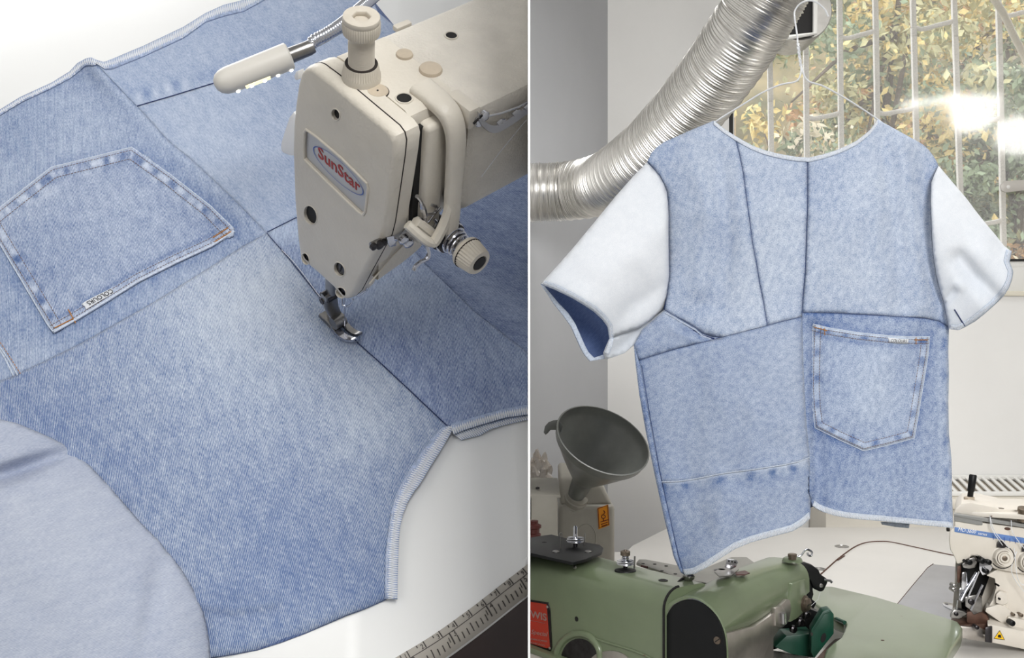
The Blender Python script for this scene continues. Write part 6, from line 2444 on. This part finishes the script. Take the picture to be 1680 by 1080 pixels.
# dark recess and dark green guard block
part('recess', prism([(1262, 1062), (1282, 1032), (1297, 1018), (1330, 1000), (1345, 1006), (1330, 1040), (1300, 1056), (1270, 1066)], lambda x, y: P(x, y, 2.085), Y3, .03), M['black_paint'], GM, smooth=0)
part('guard_base', prism([(1271, 1062), (1290, 1044), (1334, 1040), (1336, 1080), (1300, 1074)], lambda x, y: P(x, y, 2.03), Y3, .05, bv=.001), M['green_dark'], GM)
gb = part('guard_block', prism([(1331, 1072), (1331, 1034), (1350, 1003), (1361, 1001), (1368, 1008), (1368, 1040), (1336, 1081)], lambda x, y: P(x, y, 1.99), Y3 + X3 * .12, .030, bv=.0016, seg=2), M['green_dark'], GM)
part('guard_edge', tube([P(1335, 1034, 1.9885), P(1352, 1007, 1.9885), P(1361, 1004, 1.9885)], .0012, 6), M['green_dark'], gb)
part('guard_hole', prism(ellipse(1351, 1047, 4, 8, 18, .3), lambda x, y: P(x, y, 1.989), Y3, .001), M['black'], gb)
part('guard_bolt', prism(ellipse(1332, 1041, 2, 3, 12), lambda x, y: P(x, y, 1.987), Y3, .002), M['steel'], gb)
part('work_plate', prism([(1262, 1066), (1335, 1080), (1335, 1110), (1262, 1110)], lambda x, y: TR(x, y, .795), -Z3, .01, bv=.001), M['plate_grey'], GM)

# flat bed reaching to the right
bed = [(1356, 962), (1365, 962), (1440, 980), (1554, 1014), (1572, 1020), (1579, 1029), (1576, 1042), (1560, 1066), (1545, 1100), (1520, 1150), (1330, 1150), (1348, 1086), (1356, 1064), (1367, 1054), (1379, 1046), (1384, 1036), (1388, 1025), (1386, 1020), (1369, 1014), (1350, 1000), (1330, 985), (1320, 965)]
part('bed', prism(bed, lambda x, y: TR(x, y, .852), -Z3, .024, bv=.010, seg=4), M['green'], GM, smooth=50)
part('bed_support', prism([(1402, 988), (1450, 1000), (1500, 1030), (1480, 1100), (1430, 1150), (1398, 1110), (1398, 1040)], lambda x, y: TR(x, y, .832), -Z3, .051, bv=.004), M['green'], GM)
part('bed_neck', tube([TR(1372, 1016, .850), TR(1386, 1022, .852)], .004, 8), M['green_dark'], GM)
part('dark_recess', prism([(1360, 1058), (1370, 1049), (1386, 1046), (1392, 1052), (1360, 1100), (1330, 1100), (1338, 1082)], lambda x, y: TR(x, y, TZ + .006), -Z3, .005), M['oily'], GM, smooth=0)  # flat dark plate standing for the recess below the notch
part('bed_screw', lathe(TR(1448, 1051, .852), Z3, [(.003, 0), (.003, .0006)], 12), M['red_knob'], GM)

# =================================================================== CREAM OVERLOCK MACHINE
OL_ = thing('overlock_machine', 'cream overlock machine with a blue lettered band at the right edge of the table', 'sewing machine', (1.05, 2.35, TZ))
YO = 2.12


def OP(x, y, d=YO):
    return P(x, y, d)


def oprism(name, poly, d, th, m, bv=.002, parent=None, label=None, **k):
    return part(name, prism(poly, lambda x, y: P(x, y, d), Y3 + X3 * .42, th, bv=bv, **k), M[m] if isinstance(m, str) else m, parent or OL_, label=label)


# the unit continues beyond the frame edge to x 1800
body = [(1558, 872), (1566, 864), (1566, 852), (1680, 866), (1800, 882), (1800, 960), (1680, 943), (1650, 938), (1630, 934), (1622, 922), (1605, 912), (1594, 912), (1589, 918), (1576, 925), (1570, 927), (1566, 915), (1559, 903), (1557, 888)]
oprism('front_cover', body, YO, .16, 'overlocker', .004)
top = [(1566, 841), (1568, 835), (1577, 827), (1592, 825), (1633, 833), (1640, 836), (1680, 837), (1800, 850), (1800, 882), (1680, 864), (1640, 857), (1610, 852), (1566, 845)]
oprism('top_cover', top, YO + .01, .15, 'overlocker', .004)
part('top_deck', prism([(1568, 838), (1580, 826), (1600, 824), (1640, 829), (1700, 832), (1800, 840), (1800, 856), (1700, 846), (1640, 842), (1600, 840)], lambda x, y: P(x, y, YO - .004 + (842 - y) * .006), Z3 * -1, .01, bv=.002), M['overlocker'], OL_)
oprism('grey_band', [(1565, 843), (1612, 851), (1612, 862), (1606, 862), (1565, 855)], YO - .003, .02, 'overlocker_grey', .001)
oprism('grey_lip', [(1565, 843), (1612, 850), (1680, 860), (1800, 876), (1800, 881), (1680, 866), (1612, 856), (1565, 847)], YO - .005, .02, 'overlocker_grey', .0008)
part('lid_seam', tube([OP(1626, 848, YO - .002), OP(1637, 836, YO + .02)], .0010, 5), M['brown_gap'], OL_)
bb_ = oprism('blue_band', [(1566, 865), (1680, 883), (1800, 902), (1800, 912), (1680, 892), (1566, 873)], YO - .001, .004, 'blue_band', .0002, label='blue band with white lettering')
a_, c_ = OP(1571, 873, YO - .0016), OP(1601, 877.5, YO - .0016)
def otext(s_, x0, y0, x1, y1, size, shear, m, par, d=.0016, bold=0.0, name='lettering'):
    a_, c_ = OP(x0, y0, YO - d), OP(x1, y1, YO - d)
    u_ = (c_ - a_).normalized()
    t_ = text(s_, a_, u_, Vector((-u_.z, 0, u_.x)), size, .0001, shear=shear, bold=bold)
    w__ = max((v.co - a_).dot(u_) for v in t_.verts)
    for v in t_.verts:
        q_ = v.co - a_
        v.co = a_ + u_ * q_.dot(u_) * ((c_ - a_).length / w__) + (q_ - u_ * q_.dot(u_))
    return part(name, t_, M[m], par, smooth=0)


otext('MO-3600', 1571, 871.5, 1601, 876, .0105, .25, 'white_paint', bb_)
otext('series', 1604, 877, 1619, 879.5, .0075, .25, 'white_paint', bb_)
for x in range(1630, 1800, 9):
    part('band_mark', box(OP(x, 884 + (x - 1640) * .158, YO - .002), X3, Y3, Z3, .0004, .0003, .004), M['badge_blue'], bb_, smooth=0)
# black knob post
part('post_base', lathe(P(1592, 828, YO + .06), Z3, [(.016, 0), (.016, .004), (.013, .006)], 28), M['overlocker'], OL_)
part('post_ferrule', lathe(P(1590, 824, YO + .06), Z3, [(.010, 0), (.010, .010), (.008, .011)], 20, ridges=10, rdepth=.0006), M['aged_plastic'], OL_)
d_ = (P(1595, 783, YO + .06) - P(1590, 820, YO + .06)).normalized()
part('lever_post', lathe(P(1591, 820, YO + .06), d_, [(.0055, 0), (.0055, .016), (.0070, .018), (.0074, .048), (.0062, .050), (0, .050)], 20), M['black_paint'], OL_)
part('round_lid', lathe(P(1597, 833, YO + .03), (Z3 - Y3 * .2), [(.0135, 0), (.0135, .0015), (.011, .0028), (0, .003)], 30), M['aged_plastic'], OL_)
part('oil_sight', lathe(P(1642, 836.5, YO + .02), Z3, [(.006, 0), (.006, .003), (0, .004)], 20), M['bronze'], OL_)
part('thread_stud', lathe(P(1678, 845, YO - .01), (Z3 - Y3 * .3), [(.009, -.012), (.009, .006), (.011, .008), (.011, .014), (0, .015)], 20), M['bronze'], OL_)
part('cover_socket', prism(ellipse(1653, 868, 5, 2.4, 20, .1), lambda x, y: P(x, y, YO - .001), Y3, .002), M['oily'], OL_)
part('side_bolt', lathe(P(1557, 869, YO + .02), -X3, [(.004, 0), (.004, .004), (0, .005)], 12), M['black'], OL_)
# tension dials
for x, y in ((1643, 914), (1684, 921), (1726, 927)):
    dax = (-Y3 - X3 * .18 + Z3 * .06).normalized()
    c = P(x + 1, y, YO)
    dd_ = part('tension_dial', lathe(c, dax, [(.0205, 0), (.0205, .004), (.0180, .005), (.0175, .016), (.0160, .018), (.0105, .018), (.0100, .016), (.0085, .016), (.008, .020), (.004, .020), (.0035, .017), (0, .017)], 60, ridges=30, rdepth=.0005, rz=(.0052, .0165)), M['overlocker'], OL_)
    part('dial_screw', lathe(c + dax * .0185, dax, [(.0052, 0), (.005, .002), (.002, .0026), (0, .0026)], 16), M['bronze'], dd_)
    part('dial_back', lathe(c - dax * .001, dax, [(.0225, 0), (.0225, .0035)], 30), M['dark_steel'], dd_)
    part('dial_scale', tube([c + dax * .0182 + (X3 * math.cos(t) + Z3 * math.sin(t)) * .0135 for t in [2 * math.pi * i / 28 for i in range(28)]], .0006, 5, closed=True), M['bronze'], dd_)
    oprism('thread_guide', [(x - 6, y - 25), (x - 2, y - 27), (x + 4, y - 24), (x + 9, y - 16), (x + 3, y - 14), (x - 8, y - 16)], YO - .006, .006, 'dark_steel', .001)
for x0, y0, x1, y1, x2, y2 in ((1624, 846, 1627, 868, 1645, 895), (1624, 846, 1632, 872, 1656, 900), (1659, 854, 1662, 875, 1684, 905), (1668, 905, 1660, 940, 1690, 985), (1664, 900, 1672, 955, 1700, 960)):
    part('thread', tube(catmull([OP(x0, y0, YO - .012), OP(x1, y1, YO - .012), OP(x2, y2, YO - .012)], 5), .0007, 5), M['thread_white'], OL_)
part('casing_hole', prism(ellipse(1581.5, 920, 2.6, 2.6, 14), lambda x, y: P(x, y, YO - .0006), Y3, .002), M['black'], OL_)
# mechanism bay: dark backing, chrome blocks, needle bar
oprism('bay_back', [(1568, 915), (1640, 925), (1640, 990), (1625, 1030), (1560, 1030), (1566, 960)], YO + .06, .02, 'overlocker', .001)
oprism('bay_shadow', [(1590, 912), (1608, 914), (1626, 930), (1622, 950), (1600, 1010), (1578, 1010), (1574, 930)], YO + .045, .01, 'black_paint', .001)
for nm, poly, d, th, m in (
    ('clamp_block', [(1578, 926), (1590, 917), (1599, 914), (1604, 922), (1600, 932), (1590, 934), (1580, 932)], YO + .005, .02, 'steel'),
    ('needle_holder', [(1607, 914), (1618, 914), (1628, 919), (1630, 930), (1622, 942), (1612, 945), (1606, 935)], YO + .004, .02, 'chrome'),
    ('side_link', [(1570, 930), (1577, 928), (1577, 950), (1574, 958), (1570, 956)], YO + .012, .01, 'oily'),
    ('presser_lever', [(1578, 940), (1586, 938), (1588, 960), (1584, 972), (1577, 968)], YO + .002, .014, 'chrome'),
    ('presser_block', [(1574, 966), (1584, 964), (1586, 980), (1580, 990), (1573, 986)], YO + .004, .016, 'chrome'),
    ('foot_body', [(1558, 1010), (1566, 1000), (1580, 1003), (1588, 1008), (1574, 1017), (1560, 1015)], YO - .006, .02, 'steel'),
    ('knife_holder', [(1583, 980), (1600, 976), (1611, 982), (1612, 1004), (1598, 1010), (1590, 1000), (1584, 996)], YO - .004, .024, 'steel'),
    ('oil_guard', [(1586, 1005), (1605, 1000), (1618, 1010), (1626, 1022), (1620, 1030), (1600, 1026), (1586, 1022)], YO - .002, .03, 'oily'),
    ('looper_case', [(1618, 945), (1632, 950), (1634, 965), (1628, 985), (1620, 998), (1640, 1006), (1700, 1020), (1800, 1040), (1800, 955), (1680, 938), (1640, 932)], YO + .010, .08, 'overlocker'),
    ('looper_ledge', [(1618, 998), (1645, 990), (1660, 1006), (1700, 1012), (1700, 1032), (1645, 1024), (1616, 1004)], YO + .000, .05, 'overlocker'),
    ('looper_step', [(1634, 976), (1640, 970), (1652, 974), (1654, 990), (1646, 994), (1634, 990)], YO - .004, .03, 'overlocker'),
    ('end_block', [(1654, 1012), (1690, 1020), (1800, 1040), (1800, 1062), (1690, 1040), (1650, 1030)], YO - .010, .06, 'overlocker'),
    ('base_front', [(1620, 1024), (1680, 1036), (1800, 1060), (1800, 1100), (1680, 1066), (1622, 1054)], YO - .03, .10, 'overlocker'),
    ('base_side', [(1560, 1026), (1620, 1024), (1622, 1054), (1600, 1052), (1576, 1046), (1558, 1034)], YO - .01, .06, 'oily'),
    ('base_latch', [(1616, 1030), (1628, 1028), (1628, 1056), (1616, 1054)], YO - .036, .01, 'dark_steel'),
):
    oprism(nm, poly, d, th, m, .002)
part('needle_bar', tube([OP(1603, 940, YO + .006), OP(1584, 970, YO + .002), OP(1576, 986, YO - .002)], .004, 10), M['chrome'], OL_)
part('needle', tube([OP(1571, 985, YO - .002), OP(1569, 1003, YO - .002)], .0012, 8), M['chrome'], OL_)
part('thread_tube', tube([OP(1606, 938, YO - .002), OP(1596, 962, YO - .004), OP(1588, 980, YO - .006)], .0018, 8), M['chrome'], OL_)
part('looper_tube', tube([OP(1612, 960, YO - .002), OP(1600, 985, YO - .004), OP(1593, 1002, YO - .006)], .0022, 8), M['chrome'], OL_)
for x, y, r_, m in ((1591, 923, .0055, 'black_paint'), (1612, 921, .0055, 'black_paint'), (1623, 923, .0050, 'black_paint'), (1619, 938, .0050, 'black_paint'), (1566, 962, .0045, 'steel'), (1565, 968, .0045, 'steel'), (1594, 988, .0058, 'dark_steel'), (1603, 1030, .004, 'dark_steel'), (1661, 1023, .0056, 'black_paint'), (1640, 983, .002, 'black'), (1638, 961, .002, 'black'), (1676, 1010, .0035, 'bronze'), (1663, 1009, .0030, 'bronze'), (1620, 1046, .003, 'steel'), (1569, 1008, .004, 'dark_steel')):
    part('bolt', lathe(OP(x, y, YO - .008 if y < 1020 else YO - .034), -Y3, [(r_, -.014), (r_, .001), (r_ * .55, .002), (r_ * .5, -.0006), (0, -.0006)], 18), M[m], OL_)
# shiny lower plate beside the base
oprism('lower_plate', [(1576, 1028), (1606, 1030), (1616, 1036), (1616, 1054), (1590, 1050), (1574, 1046)], YO - .02, .01, 'silver', .001)
wt = part('warning_label', prism([(1640, 1035), (1648, 1050), (1631, 1048)], lambda x, y: P(x, y, YO - .0312), Y3, .0006), M['yellow'], OL_, smooth=0, label='yellow warning triangle')
part('label_border', tube([P(x, y, YO - .0314) for x, y in ((1640, 1035), (1648, 1050), (1631, 1048))], .0008, 4, closed=True), M['black'], wt)
part('label_mark', prism([(1638, 1042), (1642, 1042), (1643, 1047), (1637, 1046)], lambda x, y: P(x, y, YO - .0320), Y3, .0006), M['black'], wt, smooth=0)
# cloth plate
cp_ = [(1531, 926), (1552, 928), (1600, 934), (1600, 1010), (1572, 1022), (1555, 1020), (1472, 992), (1500, 958), (1522, 932)]
cpl = part('cloth_plate', prism(cp_, lambda x, y: TR(x, y, TZ + .006), -Z3, .005, bv=.0008), M['plate_steel'], OL_)
part('plate_edge', tube([TR(1531, 925.5, TZ + .004), TR(1522, 932, TZ + .004), TR(1500, 958, TZ + .004), TR(1472, 992, TZ + .004)], .0012, 5), M['brown_gap'], cpl)
nd = [(1546, 990), (1551, 988), (1580, 994), (1582, 999), (1572, 1003), (1560, 1000), (1548, 994)]
part('needle_plate', prism(nd, lambda x, y: TR(x, y, TZ + .008), -Z3, .002, bv=.0004), M['chrome'], cpl)
part('plate_screw', lathe(TR(1553, 991, TZ + .008), Z3, [(.0035, 0), (.003, .001), (0, .0012)], 14), M['steel'], cpl)
